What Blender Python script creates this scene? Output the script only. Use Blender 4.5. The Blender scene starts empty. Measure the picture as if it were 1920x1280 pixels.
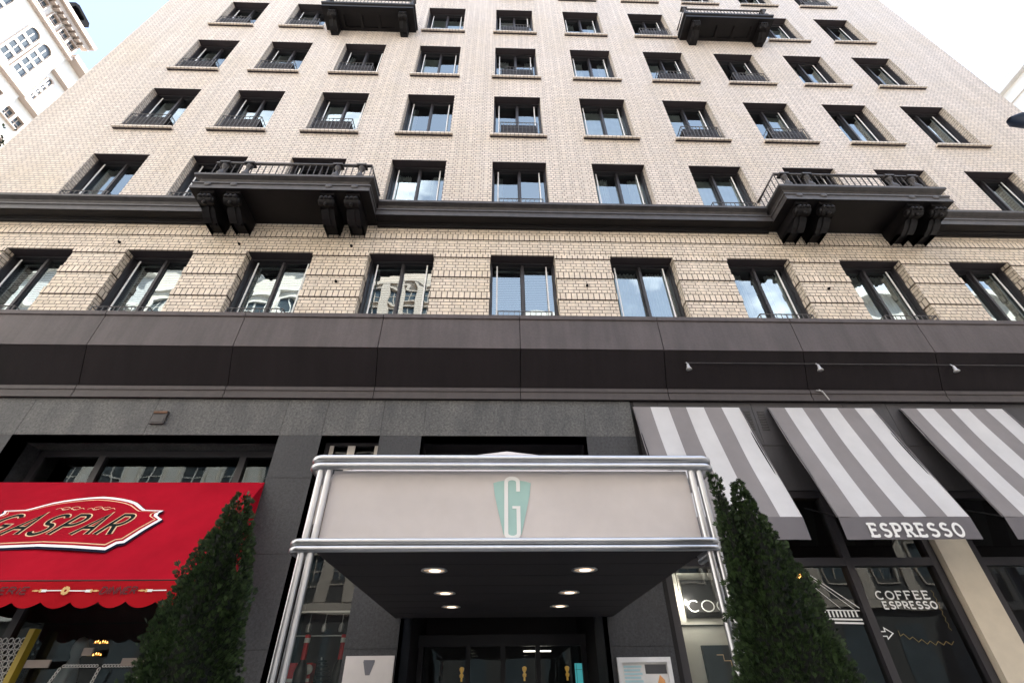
import bpy, math, random
from mathutils import Vector, Matrix
random.seed(7)
sc = bpy.context.scene
COL = sc.collection
PI = math.pi

# ------------------------------------------------------------------ camera
cam_d = bpy.data.cameras.new('camera'); cam = bpy.data.objects.new('camera', cam_d); COL.objects.link(cam)
cam_d.sensor_width = 36; cam_d.lens = 0.89330677*1000*36/1920; cam_d.clip_start = .05; cam_d.clip_end = 2000
_p, _y, _r = 0.64494634, 0.0371397, -0.01291058
_f = Vector((math.sin(_y)*math.cos(_p), math.cos(_y)*math.cos(_p), math.sin(_p)))
_r0 = Vector((math.cos(_y), -math.sin(_y), 0)); _u0 = _r0.cross(_f)
_rt = math.cos(_r)*_r0 + math.sin(_r)*_u0; _up = -math.sin(_r)*_r0 + math.cos(_r)*_u0
M = Matrix((_rt, _up, -_f)).transposed().to_4x4(); M.translation = Vector((0, -6.695, 1.6))
cam.matrix_world = M
sc.camera = cam

# ------------------------------------------------------------------ world, sun, exposure
SUN_EL, SUN_AZ = math.radians(57), math.radians(38)      # azimuth from +Y (behind the hotel) towards +X
w = bpy.data.worlds.new('World'); sc.world = w; w.use_nodes = True
nt = w.node_tree; nt.nodes.clear()
def wn(t): return nt.nodes.new(t)
sky = wn('ShaderNodeTexSky'); sky.sky_type = 'NISHITA'; sky.sun_disc = False
sky.sun_elevation = SUN_EL; sky.sun_rotation = SUN_AZ; sky.dust_density = .5; sky.ozone_density = 1.3
tc = wn('ShaderNodeTexCoord'); mp = wn('ShaderNodeMapping'); mp.inputs['Scale'].default_value = (1, 1, 1.7); mp.inputs['Location'].default_value = (4.35, 1.6, .7)
nz = wn('ShaderNodeTexNoise'); nz.inputs['Scale'].default_value = 2.1; nz.inputs['Detail'].default_value = 9; nz.inputs['Roughness'].default_value = .58
cr = wn('ShaderNodeValToRGB'); cr.color_ramp.elements[1].color = (.8, .8, .8, 1); cr.color_ramp.elements[0].position = .50; cr.color_ramp.elements[1].position = .64
mx = wn('ShaderNodeMix'); mx.data_type = 'RGBA'; mx.inputs[7].default_value = (11, 11.2, 11.6, 1)
bg = wn('ShaderNodeBackground'); bg.inputs['Strength'].default_value = .085
out = wn('ShaderNodeOutputWorld')
L = nt.links.new
L(tc.outputs['Generated'], mp.inputs['Vector']); L(mp.outputs[0], nz.inputs['Vector']); L(nz.outputs['Fac'], cr.inputs[0])
sx_ = wn('ShaderNodeSeparateXYZ'); vr = wn('ShaderNodeMapRange'); vr.inputs[1].default_value = -.75; vr.inputs[2].default_value = .35; vr.inputs[3].default_value = .21; vr.inputs[4].default_value = .07
va = wn('ShaderNodeMath'); va.operation = 'MAXIMUM'
fy = wn('ShaderNodeMapRange'); fy.inputs[1].default_value = -.05; fy.inputs[2].default_value = .2
fx = wn('ShaderNodeMapRange'); fx.inputs[1].default_value = .15; fx.inputs[2].default_value = -.30
fm_ = wn('ShaderNodeMath'); fm_.operation = 'MULTIPLY'; fi = wn('ShaderNodeMath'); fi.operation = 'SUBTRACT'; fi.inputs[0].default_value = 1; fc = wn('ShaderNodeMath'); fc.operation = 'MULTIPLY'
L(sx_.outputs[1], fy.inputs[0]); L(sx_.outputs[0], fx.inputs[0]); L(fy.outputs[0], fm_.inputs[0]); L(fx.outputs[0], fm_.inputs[1]); L(fm_.outputs[0], fi.inputs[1]); L(fi.outputs[0], fc.inputs[0]); L(cr.outputs[0], fc.inputs[1])
L(tc.outputs['Generated'], sx_.inputs[0]); L(sx_.outputs[1], vr.inputs[0]); L(fc.outputs[0], va.inputs[0]); L(vr.outputs[0], va.inputs[1]); L(va.outputs[0], mx.inputs[0]); L(sky.outputs[0], mx.inputs[6]); L(mx.outputs[2], bg.inputs[0]); L(bg.outputs[0], out.inputs[0])
sd = bpy.data.lights.new('sun', 'SUN'); sd.energy = 5.0; sd.angle = math.radians(.5); sd.color = (1, .95, .87)
sun = bpy.data.objects.new('sun', sd); COL.objects.link(sun)
_s = Vector((math.sin(SUN_AZ)*math.cos(SUN_EL), math.cos(SUN_AZ)*math.cos(SUN_EL), math.sin(SUN_EL)))
sun.rotation_euler = _s.to_track_quat('Z', 'Y').to_euler(); sun.location = (0, 0, 60)
sc.view_settings.view_transform = 'Standard'; sc.view_settings.look = 'None'; sc.view_settings.gamma = 1
sc.view_settings.exposure = 2.42
sc.render.engine = 'CYCLES'
sc.cycles.max_bounces = 8; sc.cycles.transparent_max_bounces = 12; sc.cycles.use_denoising = True

# ------------------------------------------------------------------ materials
MATS = {}
def _new(name):
    m = bpy.data.materials.new(name); m.use_nodes = True; MATS[name] = m
    return m, m.node_tree, m.node_tree.nodes['Principled BSDF']
def plain(name, col, rough=.6, metal=0, noise=.12, nscale=3, bump=0, spec=.5, emit=None, es=0):
    m, t, b = _new(name)
    b.inputs['Roughness'].default_value = rough; b.inputs['Metallic'].default_value = metal
    b.inputs['Specular IOR Level'].default_value = spec
    n = t.nodes.new('ShaderNodeTexNoise'); n.inputs['Scale'].default_value = nscale; n.inputs['Detail'].default_value = 7; n.inputs['Roughness'].default_value = .62
    g = t.nodes.new('ShaderNodeNewGeometry'); t.links.new(g.outputs['Position'], n.inputs['Vector'])
    r = t.nodes.new('ShaderNodeValToRGB')
    r.color_ramp.elements[0].position = .3; r.color_ramp.elements[1].position = .72
    r.color_ramp.elements[0].color = tuple(c*(1-noise) for c in col)+(1,); r.color_ramp.elements[1].color = tuple(min(1, c*(1+noise)) for c in col)+(1,)
    t.links.new(n.outputs['Fac'], r.inputs[0]); t.links.new(r.outputs[0], b.inputs['Base Color'])
    if bump:
        n2 = t.nodes.new('ShaderNodeTexNoise'); n2.inputs['Scale'].default_value = nscale*22; n2.inputs['Detail'].default_value = 3
        t.links.new(g.outputs['Position'], n2.inputs['Vector'])
        bp = t.nodes.new('ShaderNodeBump'); bp.inputs['Strength'].default_value = bump; bp.inputs['Distance'].default_value = .01
        t.links.new(n2.outputs['Fac'], bp.inputs['Height']); t.links.new(bp.outputs[0], b.inputs['Normal'])
    if emit: b.inputs['Emission Color'].default_value = emit+(1,); b.inputs['Emission Strength'].default_value = es
    return m
def streaked(name, col, rough, amt=.35, spec=.4):
    m, t, b = _new(name); N = t.nodes.new; K = t.links.new
    g = N('ShaderNodeNewGeometry'); prev = None
    for sc_, nscale, a in (((3.2, 1, .35), 1.5, amt), ((1, 1, 1), .55, amt*.8), ((1, 1, 1), 26, amt*.45)):
        mp = N('ShaderNodeMapping'); mp.inputs['Scale'].default_value = sc_; K(g.outputs['Position'], mp.inputs['Vector'])
        n = N('ShaderNodeTexNoise'); n.inputs['Scale'].default_value = nscale; n.inputs['Detail'].default_value = 7; n.inputs['Roughness'].default_value = .65; K(mp.outputs[0], n.inputs['Vector'])
        r = N('ShaderNodeMapRange'); r.inputs[1].default_value = .3; r.inputs[2].default_value = .7; r.inputs[3].default_value = 1-a; r.inputs[4].default_value = 1+a; K(n.outputs['Fac'], r.inputs[0])
        if prev is None: prev = r.outputs[0]
        else:
            mu = N('ShaderNodeMath'); mu.operation = 'MULTIPLY'; K(prev, mu.inputs[0]); K(r.outputs[0], mu.inputs[1]); prev = mu.outputs[0]
    mx = N('ShaderNodeMix'); mx.data_type = 'RGBA'; mx.blend_type = 'MULTIPLY'; mx.inputs[0].default_value = 1; mx.inputs[6].default_value = col+(1,); K(prev, mx.inputs[7])
    K(mx.outputs[2], b.inputs['Base Color']); b.inputs['Roughness'].default_value = rough; b.inputs['Specular IOR Level'].default_value = spec
    bp = N('ShaderNodeBump'); bp.inputs['Strength'].default_value = .3; bp.inputs['Distance'].default_value = .01; K(prev, bp.inputs['Height']); K(bp.outputs[0], b.inputs['Normal'])
    return m
def brick(name, bw, rh, c1, c2, mort, ms=.009, offs=.5, stain=(.66, .54, .34), bumpd=.012, sq=1):
    m, t, b = _new(name); N = t.nodes.new; K = t.links.new
    uv = N('ShaderNodeUVMap'); uv.uv_map = 'UVMap'
    bt = N('ShaderNodeTexBrick'); bt.offset = offs; bt.squash = sq; bt.squash_frequency = 2; bt.inputs['Scale'].default_value = 1
    bt.inputs['Brick Width'].default_value = bw; bt.inputs['Row Height'].default_value = rh
    bt.inputs['Mortar Size'].default_value = ms; bt.inputs['Mortar Smooth'].default_value = .25; bt.inputs['Bias'].default_value = -.1
    bt.inputs['Color1'].default_value = c1+(1,); bt.inputs['Color2'].default_value = c2+(1,); bt.inputs['Mortar'].default_value = mort+(1,)
    K(uv.outputs[0], bt.inputs['Vector'])
    g = N('ShaderNodeNewGeometry')
    n = N('ShaderNodeTexNoise'); n.inputs['Scale'].default_value = .42; n.inputs['Detail'].default_value = 8; n.inputs['Roughness'].default_value = .66
    K(g.outputs['Position'], n.inputs['Vector'])
    r = N('ShaderNodeValToRGB'); r.color_ramp.elements[0].position = .46; r.color_ramp.elements[1].position = .78
    r.color_ramp.elements[0].color = (0, 0, 0, 1); r.color_ramp.elements[1].color = (.5, .5, .5, 1)
    K(n.outputs['Fac'], r.inputs[0])
    mx = N('ShaderNodeMix'); mx.data_type = 'RGBA'; mx.blend_type = 'MIX'; mx.inputs[7].default_value = stain+(1,)
    K(r.outputs[0], mx.inputs[0]); K(bt.outputs['Color'], mx.inputs[6])
    n3 = N('ShaderNodeTexNoise'); n3.inputs['Scale'].default_value = 9; n3.inputs['Detail'].default_value = 4; K(uv.outputs[0], n3.inputs['Vector'])
    r3 = N('ShaderNodeValToRGB'); r3.color_ramp.elements[0].color = (.80, .80, .80, 1); r3.color_ramp.elements[1].color = (1.08, 1.06, 1.04, 1)
    r3.color_ramp.elements[0].position = .3; r3.color_ramp.elements[1].position = .7
    K(n3.outputs['Fac'], r3.inputs[0])
    m2 = N('ShaderNodeMix'); m2.data_type = 'RGBA'; m2.blend_type = 'MULTIPLY'; m2.inputs[0].default_value = 1
    K(mx.outputs[2], m2.inputs[6]); K(r3.outputs[0], m2.inputs[7])
    m3 = N('ShaderNodeMix'); m3.data_type = 'RGBA'; K(bt.outputs['Fac'], m3.inputs[0]); K(m2.outputs[2], m3.inputs[6]); m3.inputs[7].default_value = mort+(1,)
    mpz = N('ShaderNodeMapping'); mpz.inputs['Scale'].default_value = (2.6, 1, .16); K(g.outputs['Position'], mpz.inputs['Vector'])
    n4 = N('ShaderNodeTexNoise'); n4.inputs['Scale'].default_value = 1; n4.inputs['Detail'].default_value = 8; n4.inputs['Roughness'].default_value = .7; K(mpz.outputs[0], n4.inputs['Vector'])
    r4 = N('ShaderNodeMapRange'); r4.inputs[1].default_value = .30; r4.inputs[2].default_value = .62; r4.inputs[3].default_value = .86; r4.inputs[4].default_value = 1.05; K(n4.outputs['Fac'], r4.inputs[0])
    m4 = N('ShaderNodeMix'); m4.data_type = 'RGBA'; m4.blend_type = 'MULTIPLY'; m4.inputs[0].default_value = 1; K(m3.outputs[2], m4.inputs[6]); K(r4.outputs[0], m4.inputs[7])
    K(m4.outputs[2], b.inputs['Base Color'])
    inv = N('ShaderNodeMath'); inv.operation = 'SUBTRACT'; inv.inputs[0].default_value = 1; K(bt.outputs['Fac'], inv.inputs[1])
    bp = N('ShaderNodeBump'); bp.inputs['Strength'].default_value = .8; bp.inputs['Distance'].default_value = bumpd
    K(inv.outputs[0], bp.inputs['Height']); K(bp.outputs[0], b.inputs['Normal'])
    b.inputs['Roughness'].default_value = .55
    return m
def glass(name, ior=1.9, tint=(.8, .86, .86), wob=.0):
    m = bpy.data.materials.new(name); m.use_nodes = True; MATS[name] = m
    t = m.node_tree; t.nodes.clear(); N = t.nodes.new; K = t.links.new
    o = N('ShaderNodeOutputMaterial'); ms = N('ShaderNodeMixShader'); fr = N('ShaderNodeFresnel'); fr.inputs['IOR'].default_value = ior
    tr = N('ShaderNodeBsdfTransparent'); tr.inputs[0].default_value = tint+(1,)
    gl = N('ShaderNodeBsdfGlossy'); gl.inputs['Roughness'].default_value = .0; gl.inputs['Color'].default_value = (.86, .98, 1, 1)
    if wob:
        g = N('ShaderNodeNewGeometry'); n = N('ShaderNodeTexNoise'); n.inputs['Scale'].default_value = 1.3; n.inputs['Detail'].default_value = 1
        K(g.outputs['Position'], n.inputs['Vector'])
        bp = N('ShaderNodeBump'); bp.inputs['Strength'].default_value = 1; bp.inputs['Distance'].default_value = wob; K(n.outputs['Fac'], bp.inputs['Height'])
        K(bp.outputs[0], gl.inputs['Normal'])
    K(fr.outputs[0], ms.inputs[0]); K(tr.outputs[0], ms.inputs[1]); K(gl.outputs[0], ms.inputs[2]); K(ms.outputs[0], o.inputs[0])
    return m
def emit(name, col, s):
    m = bpy.data.materials.new(name); m.use_nodes = True; MATS[name] = m
    b = m.node_tree.nodes['Principled BSDF']; b.inputs['Base Color'].default_value = col+(1,)
    b.inputs['Emission Color'].default_value = col+(1,); b.inputs['Emission Strength'].default_value = s
    return m
def granite(name, a, b_, streak):
    m, t, b = _new(name); N = t.nodes.new; K = t.links.new
    g = N('ShaderNodeNewGeometry')
    n = N('ShaderNodeTexNoise'); n.inputs['Scale'].default_value = 30; n.inputs['Detail'].default_value = 5; n.inputs['Roughness'].default_value = .85; K(g.outputs['Position'], n.inputs['Vector'])
    r = N('ShaderNodeValToRGB'); r.color_ramp.elements[0].position = .32; r.color_ramp.elements[1].position = .70
    r.color_ramp.elements[0].color = a+(1,); r.color_ramp.elements[1].color = b_+(1,); K(n.outputs['Fac'], r.inputs[0])
    mp = N('ShaderNodeMapping'); mp.inputs['Scale'].default_value = (1.5, 1, .55); K(g.outputs['Position'], mp.inputs['Vector'])
    n2 = N('ShaderNodeTexNoise'); n2.inputs['Scale'].default_value = 1.4; n2.inputs['Detail'].default_value = 6; n2.inputs['Roughness'].default_value = .7; K(mp.outputs[0], n2.inputs['Vector'])
    r2 = N('ShaderNodeValToRGB'); r2.color_ramp.elements[0].position = .38; r2.color_ramp.elements[1].position = .70
    r2.color_ramp.elements[0].color = (.72, .72, .74, 1); r2.color_ramp.elements[1].color = streak+(1,); K(n2.outputs['Fac'], r2.inputs[0])
    mx = N('ShaderNodeMix'); mx.data_type = 'RGBA'; mx.blend_type = 'MULTIPLY'; mx.inputs[0].default_value = 1; K(r.outputs[0], mx.inputs[6]); K(r2.outputs[0], mx.inputs[7])
    K(mx.outputs[2], b.inputs['Base Color']); b.inputs['Roughness'].default_value = .55
    bp = N('ShaderNodeBump'); bp.inputs['Strength'].default_value = .25; bp.inputs['Distance'].default_value = .004; K(n.outputs['Fac'], bp.inputs['Height']); K(bp.outputs[0], b.inputs['Normal'])
    return m
def fabric(name, col, weave=420, noise=.07, transl=.25):
    m, t, b = _new(name); N = t.nodes.new; K = t.links.new
    g = N('ShaderNodeNewGeometry')
    n = N('ShaderNodeTexNoise'); n.inputs['Scale'].default_value = 1.6; n.inputs['Detail'].default_value = 8; n.inputs['Roughness'].default_value = .65; K(g.outputs['Position'], n.inputs['Vector'])
    r = N('ShaderNodeValToRGB'); r.color_ramp.elements[0].position = .3; r.color_ramp.elements[1].position = .7
    r.color_ramp.elements[0].color = tuple(c*(1-noise) for c in col)+(1,); r.color_ramp.elements[1].color = tuple(min(1, c*(1+noise)) for c in col)+(1,)
    K(n.outputs['Fac'], r.inputs[0]); K(r.outputs[0], b.inputs['Base Color'])
    n2 = N('ShaderNodeTexNoise'); n2.inputs['Scale'].default_value = weave; K(g.outputs['Position'], n2.inputs['Vector'])
    n3 = N('ShaderNodeTexNoise'); n3.inputs['Scale'].default_value = 2.6; n3.inputs['Detail'].default_value = 2; K(g.outputs['Position'], n3.inputs['Vector'])
    ad = N('ShaderNodeMath'); ad.operation = 'MULTIPLY_ADD'; ad.inputs[1].default_value = 9; K(n3.outputs['Fac'], ad.inputs[0]); K(n2.outputs['Fac'], ad.inputs[2])
    bp = N('ShaderNodeBump'); bp.inputs['Strength'].default_value = .5; bp.inputs['Distance'].default_value = .004; K(ad.outputs[0], bp.inputs['Height']); K(bp.outputs[0], b.inputs['Normal'])
    b.inputs['Roughness'].default_value = .95; b.inputs['Specular IOR Level'].default_value = .06
    return m
def leafmat(name, lo, hi):
    m, t, b = _new(name); N = t.nodes.new; K = t.links.new
    g = N('ShaderNodeNewGeometry'); n = N('ShaderNodeTexNoise'); n.inputs['Scale'].default_value = 14; n.inputs['Detail'].default_value = 4; K(g.outputs['Position'], n.inputs['Vector'])
    ad = N('ShaderNodeMath'); ad.operation = 'MULTIPLY_ADD'; ad.inputs[1].default_value = .5; K(g.outputs['Random Per Island'], ad.inputs[0]); K(n.outputs['Fac'], ad.inputs[2])
    r = N('ShaderNodeValToRGB'); r.color_ramp.elements[0].position = .45; r.color_ramp.elements[1].position = 1.0
    r.color_ramp.elements[0].color = lo+(1,); r.color_ramp.elements[1].color = hi+(1,); K(ad.outputs[0], r.inputs[0]); K(r.outputs[0], b.inputs['Base Color'])
    b.inputs['Roughness'].default_value = .6; b.inputs['Specular IOR Level'].default_value = .3
    return m

BR1, BR2, MORT = (.80, .72, .635), (.735, .65, .56), (.29, .235, .20)
brick('brick', .215, .079, BR1, BR2, MORT, sq=.5)
BB1, BB2 = (.83, .725, .60), (.75, .645, .52)
brick('brick_band', .215, .079, BB1, BB2, (.15, .11, .08), ms=.007, sq=.5)
brick('brick_sill', .107, .30, BR1, BR2, MORT, ms=.008, offs=0)
brick('brick_soldier', .107, .30, BB1, BB2, (.12, .085, .06), ms=.010, offs=0)
plain('brick_core', (.10, .075, .06), .9)
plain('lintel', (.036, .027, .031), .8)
plain('matte_black', (.008, .009, .011), .95, spec=.03)
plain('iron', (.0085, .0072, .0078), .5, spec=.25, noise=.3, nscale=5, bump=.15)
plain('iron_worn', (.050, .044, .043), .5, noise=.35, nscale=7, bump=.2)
plain('frame_dark', (.028, .025, .029), .45)
plain('rail_white', (.86, .86, .85), .4)
plain('curtain', (.74, .73, .70), .9)
plain('blind', (.70, .69, .64), .8)
plain('slat', (.66, .67, .66), .5)
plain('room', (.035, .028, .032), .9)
plain('guard_wire', (.11, .105, .105), .5)
plain('shop_dark', (.05, .048, .046), .6)
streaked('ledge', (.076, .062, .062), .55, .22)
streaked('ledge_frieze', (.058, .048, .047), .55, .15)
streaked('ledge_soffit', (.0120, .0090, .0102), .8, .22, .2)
granite('granite', (.006, .007, .0075), (.138, .138, .138), (1.55, 1.51, 1.42))
granite('granite_polished', (.007, .0075, .009), (.058, .059, .064), (1.1, 1.1, 1.1))
streaked('panel_grey', (.050, .047, .050), .5, .14)
fabric('red_cloth', (.35, .0055, .017), noise=.16)
fabric('valance_red', (.37, .008, .014))  # red of the valance, close to the canopy cloth
fabric('stripe_grey', (.24, .224, .225))
fabric('stripe_white', (.57, .562, .565))
fabric('valance_grey', (.17, .16, .17))
fabric('marquee_cloth', (.655, .605, .585), weave=260)
plain('alu', (.56, .57, .59), .30, metal=.85, noise=.10)
plain('steel_plate', (.62, .59, .58), .4, metal=.5, noise=.06)
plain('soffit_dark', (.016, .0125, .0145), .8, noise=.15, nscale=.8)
plain('white_paint', (.80, .79, .77), .5)
plain('cream_paint', (.60, .52, .40), .6, noise=.08)
plain('teal', (.38, .58, .54), .6, noise=.04)
plain('sign_white', (.85, .85, .83), .5, noise=.02)
plain('ink', (.010, .015, .013), .95, spec=.1)
plain('navy', (.010, .011, .026), .95, spec=.1)
plain('gold_paint', (.72, .46, .17), .5)
plain('faint_gold', (.20, .14, .05), .6)
plain('cream_line', (.80, .52, .30), .6)
plain('valance_ink', (.09, .008, .012), .8)
plain('yellow_gold', (.50, .36, .03), .35)
plain('brass', (.65, .42, .08), .3, metal=.6, emit=(1, .55, .12), es=.05)
plain('pewter', (.16, .16, .18), .5)
plain('bottle_foil', (.55, .02, .03), .35)
plain('paper_white', (.75, .73, .70), .6)
plain('box_red', (.65, .025, .03), .5)
plain('black_plastic', (.012, .012, .013), .3)
plain('grey_metal', (.45, .44, .43), .4, metal=.4)
plain('asphalt', (.05, .05, .052), .9, nscale=20)
plain('pavement', (.28, .27, .26), .85, noise=.2, nscale=2)
plain('kerb_stone', (.33, .32, .30), .8)
plain('bark', (.07, .05, .035), .9, noise=.3, nscale=20)
plain('planter_clay', (.10, .09, .085), .6)
plain('stone_white', (.70, .67, .63), .7, noise=.10, nscale=.5)
plain('stone_trim', (.42, .35, .30), .7, noise=.10, nscale=.5)
plain('stone_cream', (.64, .595, .53), .75, noise=.10, nscale=.4)
plain('stone_beige', (.52, .43, .36), .8, noise=.10, nscale=.4)
plain('stone_grey', (.50, .50, .50), .8, noise=.10, nscale=.4)
plain('far_glass', (.06, .075, .085), .12, noise=.3, nscale=.7)
plain('rust', (.16, .085, .05), .9, noise=.4, nscale=30)
plain('lamp_blue', (.025, .045, .09), .3)
plain('teal_panel', (.05, .30, .32), .4, emit=(.10, .55, .60), es=.12)
plain('poster_blue', (.45, .66, .70), .4); plain('poster_dark', (.06, .06, .065), .4); plain('poster_orange', (.75, .35, .12), .4)
emit('downlight', (1, .88, .70), .42); emit('reflector', (.8, .60, .42), .09); emit('glow_orange', (1, .42, .10), 1.6); emit('glow_white', (1, .93, .82), 1.2)
glass('glass', 3.5, (.72, .80, .82), wob=.006)
glass('shop_glass', 1.55, (.80, .82, .80), wob=.003)
leafmat('needle', (.004, .009, .004), (.036, .066, .018))
leafmat('leaf_dark', (.010, .016, .008), (.04, .06, .02))
plain('crown_shade', (.007, .009, .005), .95, noise=.5, nscale=30, bump=.8)  # near-black crown filling, the inner shade of the tree put into its colour

# ------------------------------------------------------------------ mesh builder
class MB:
    def __init__(s): s.v = []; s.f = []; s.m = []; s.uv = []; s.sm = []
    def face(s, pts, m=0, uv=None, sm=False):
        i = len(s.v); s.v += [tuple(p) for p in pts]; s.f.append(tuple(range(i, i+len(pts)))); s.m.append(m); s.sm.append(sm)
        if uv is None:
            a, b, c = Vector(pts[0]), Vector(pts[1]), Vector(pts[2]); n = (b-a).cross(c-a)
            ax, ay, az = abs(n.x), abs(n.y), abs(n.z)
            if ay >= ax and ay >= az: uv = [(p[0], p[2]) for p in pts]
            elif ax >= az: uv = [(p[1], p[2]) for p in pts]
            else: uv = [(p[0], p[1]) for p in pts]
        s.uv.append(uv)
    def box(s, x0, x1, y0, y1, z0, z1, m=0, dz=0, skip=''):
        P = lambda x, y, z: (x, y, z)
        def F(pts):
            a, b, c = Vector(pts[0]), Vector(pts[1]), Vector(pts[2]); n = (b-a).cross(c-a)
            if abs(n.y) > abs(n.x) and abs(n.y) > abs(n.z): uv = [(p[0], p[2]-dz) for p in pts]
            elif abs(n.x) > abs(n.z): uv = [(p[1], p[2]-dz) for p in pts]
            else: uv = [(p[0], p[1]) for p in pts]
            s.face(pts, m, uv)
        if 'f' not in skip: F([P(x0, y0, z0), P(x1, y0, z0), P(x1, y0, z1), P(x0, y0, z1)])
        if 'b' not in skip: F([P(x1, y1, z0), P(x0, y1, z0), P(x0, y1, z1), P(x1, y1, z1)])
        if 'l' not in skip: F([P(x0, y1, z0), P(x0, y0, z0), P(x0, y0, z1), P(x0, y1, z1)])
        if 'r' not in skip: F([P(x1, y0, z0), P(x1, y1, z0), P(x1, y1, z1), P(x1, y0, z1)])
        if 't' not in skip: F([P(x0, y0, z1), P(x1, y0, z1), P(x1, y1, z1), P(x0, y1, z1)])
        if 'd' not in skip: F([P(x0, y1, z0), P(x1, y1, z0), P(x1, y0, z0), P(x0, y0, z0)])
    def grid(s, rows, m=0, sm=True, closed=False):
        i = len(s.v); n = len(rows[0])
        for r in rows: s.v += [tuple(p) for p in r]
        for a in range(len(rows)-1):
            for b in range(n if closed else n-1):
                c = (b+1) % n
                s.f.append((i+a*n+b, i+a*n+c, i+(a+1)*n+c, i+(a+1)*n+b)); s.m.append(m); s.sm.append(sm)
                s.uv.append([(b, a), (b+1, a), (b+1, a+1), (b, a+1)])
    def tube(s, pts, r, n=8, m=0, cap=True):
        pts = [Vector(p) for p in pts]; rows = []; prev = None
        R = r if isinstance(r, (list, tuple)) else [r]*len(pts)
        for i, p in enumerate(pts):
            d = (pts[min(i+1, len(pts)-1)]-pts[max(i-1, 0)]).normalized()
            if prev is None:
                a = d.orthogonal().normalized()
            else:
                a = prev - d*prev.dot(d); a.normalize()
            prev = a; b = d.cross(a)
            rows.append([p+R[i]*(math.cos(2*PI*k/n)*a+math.sin(2*PI*k/n)*b) for k in range(n)])
        s.grid(rows, m, True, True)
        if cap:
            s.face(rows[0][::-1], m); s.face(rows[-1], m)
    def lathe(s, prof, c=(0, 0, 0), n=16, m=0, axis='z', sm=True):
        rows = []
        for r, z in prof:
            row = []
            for k in range(n):
                x, y = r*math.cos(2*PI*k/n), r*math.sin(2*PI*k/n)
                row.append((c[0]+x, c[1]+y, c[2]+z) if axis == 'z' else ((c[0]+x, c[1]+z, c[2]+y) if axis == 'y' else (c[0]+z, c[1]+x, c[2]+y)))
            rows.append(row)
        s.grid(rows, m, sm, True); s.face(rows[0][::-1], m); s.face(rows[-1], m)
    def sweep(s, path, prof, m=0, up=True, mats=None):
        """profile [(out, z)] swept along the plan polyline path [(x, y)]; out is to the right of travel"""
        P = [Vector((p[0], p[1])) for p in path]; nrm = []
        for i in range(len(P)):
            ds = []
            if i > 0: ds.append((P[i]-P[i-1]).normalized())
            if i < len(P)-1: ds.append((P[i+1]-P[i]).normalized())
            ns = [Vector((d.y, -d.x)) for d in ds]
            if len(ns) == 2:
                b = (ns[0]+ns[1]).normalized(); b = b/max(.2, b.dot(ns[0]))
            else: b = ns[0]
            nrm.append(b)
        for j in range(len(prof)-1):
            (o0, z0), (o1, z1) = prof[j], prof[j+1]
            for i in range(len(P)-1):
                q = [P[i]+nrm[i]*o0, P[i+1]+nrm[i+1]*o0, P[i+1]+nrm[i+1]*o1, P[i]+nrm[i]*o1]
                s.face([(q[0].x, q[0].y, z0), (q[1].x, q[1].y, z0), (q[2].x, q[2].y, z1), (q[3].x, q[3].y, z1)], mats[j] if mats else m)
        for i in (0, len(P)-1):
            c = [(P[i].x+nrm[i].x*o, P[i].y+nrm[i].y*o, z) for o, z in prof]
            s.face(c if i else c[::-1], m)
def obj(name, mb, mats, parent=None, loc=None, world=True):
    """link mb as one mesh object; mb is in world metres unless loc is given (then it is local to loc)"""
    me = bpy.data.meshes.new(name)
    off = Vector((0, 0, 0))
    if loc is None and parent is not None and world:
        r = parent
        while r: off += r.location; r = r.parent
    me.from_pydata([tuple(Vector(p)-off) for p in mb.v], [], mb.f)
    for n in ([mats] if isinstance(mats, str) else mats): me.materials.append(MATS[n])
    me.polygons.foreach_set('material_index', mb.m); me.polygons.foreach_set('use_smooth', mb.sm)
    uvl = me.uv_layers.new(name='UVMap'); flat = []
    for u in mb.uv:
        for p in u: flat += [p[0], p[1]]
    uvl.data.foreach_set('uv', flat); me.update()
    o = bpy.data.objects.new(name, me); COL.objects.link(o)
    if parent is not None: o.parent = parent
    if loc is not None: o.location = loc
    return o
def tag(o, label=None, cat=None, group=None, kind=None):
    if label: o['label'] = label
    if cat: o['category'] = cat
    if group: o['group'] = group
    if kind: o['kind'] = kind
    return o
def thing(name, label, cat, loc=(0, 0, 0), group=None):
    o = bpy.data.objects.new(name, None); COL.objects.link(o); o.location = loc; o.empty_display_size = .2
    return tag(o, label, cat, group)
def copy_tree(o, parent=None):
    c = o.copy(); COL.objects.link(c); c.parent = parent
    for ch in list(o.children): copy_tree(ch, c)
    return c

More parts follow.
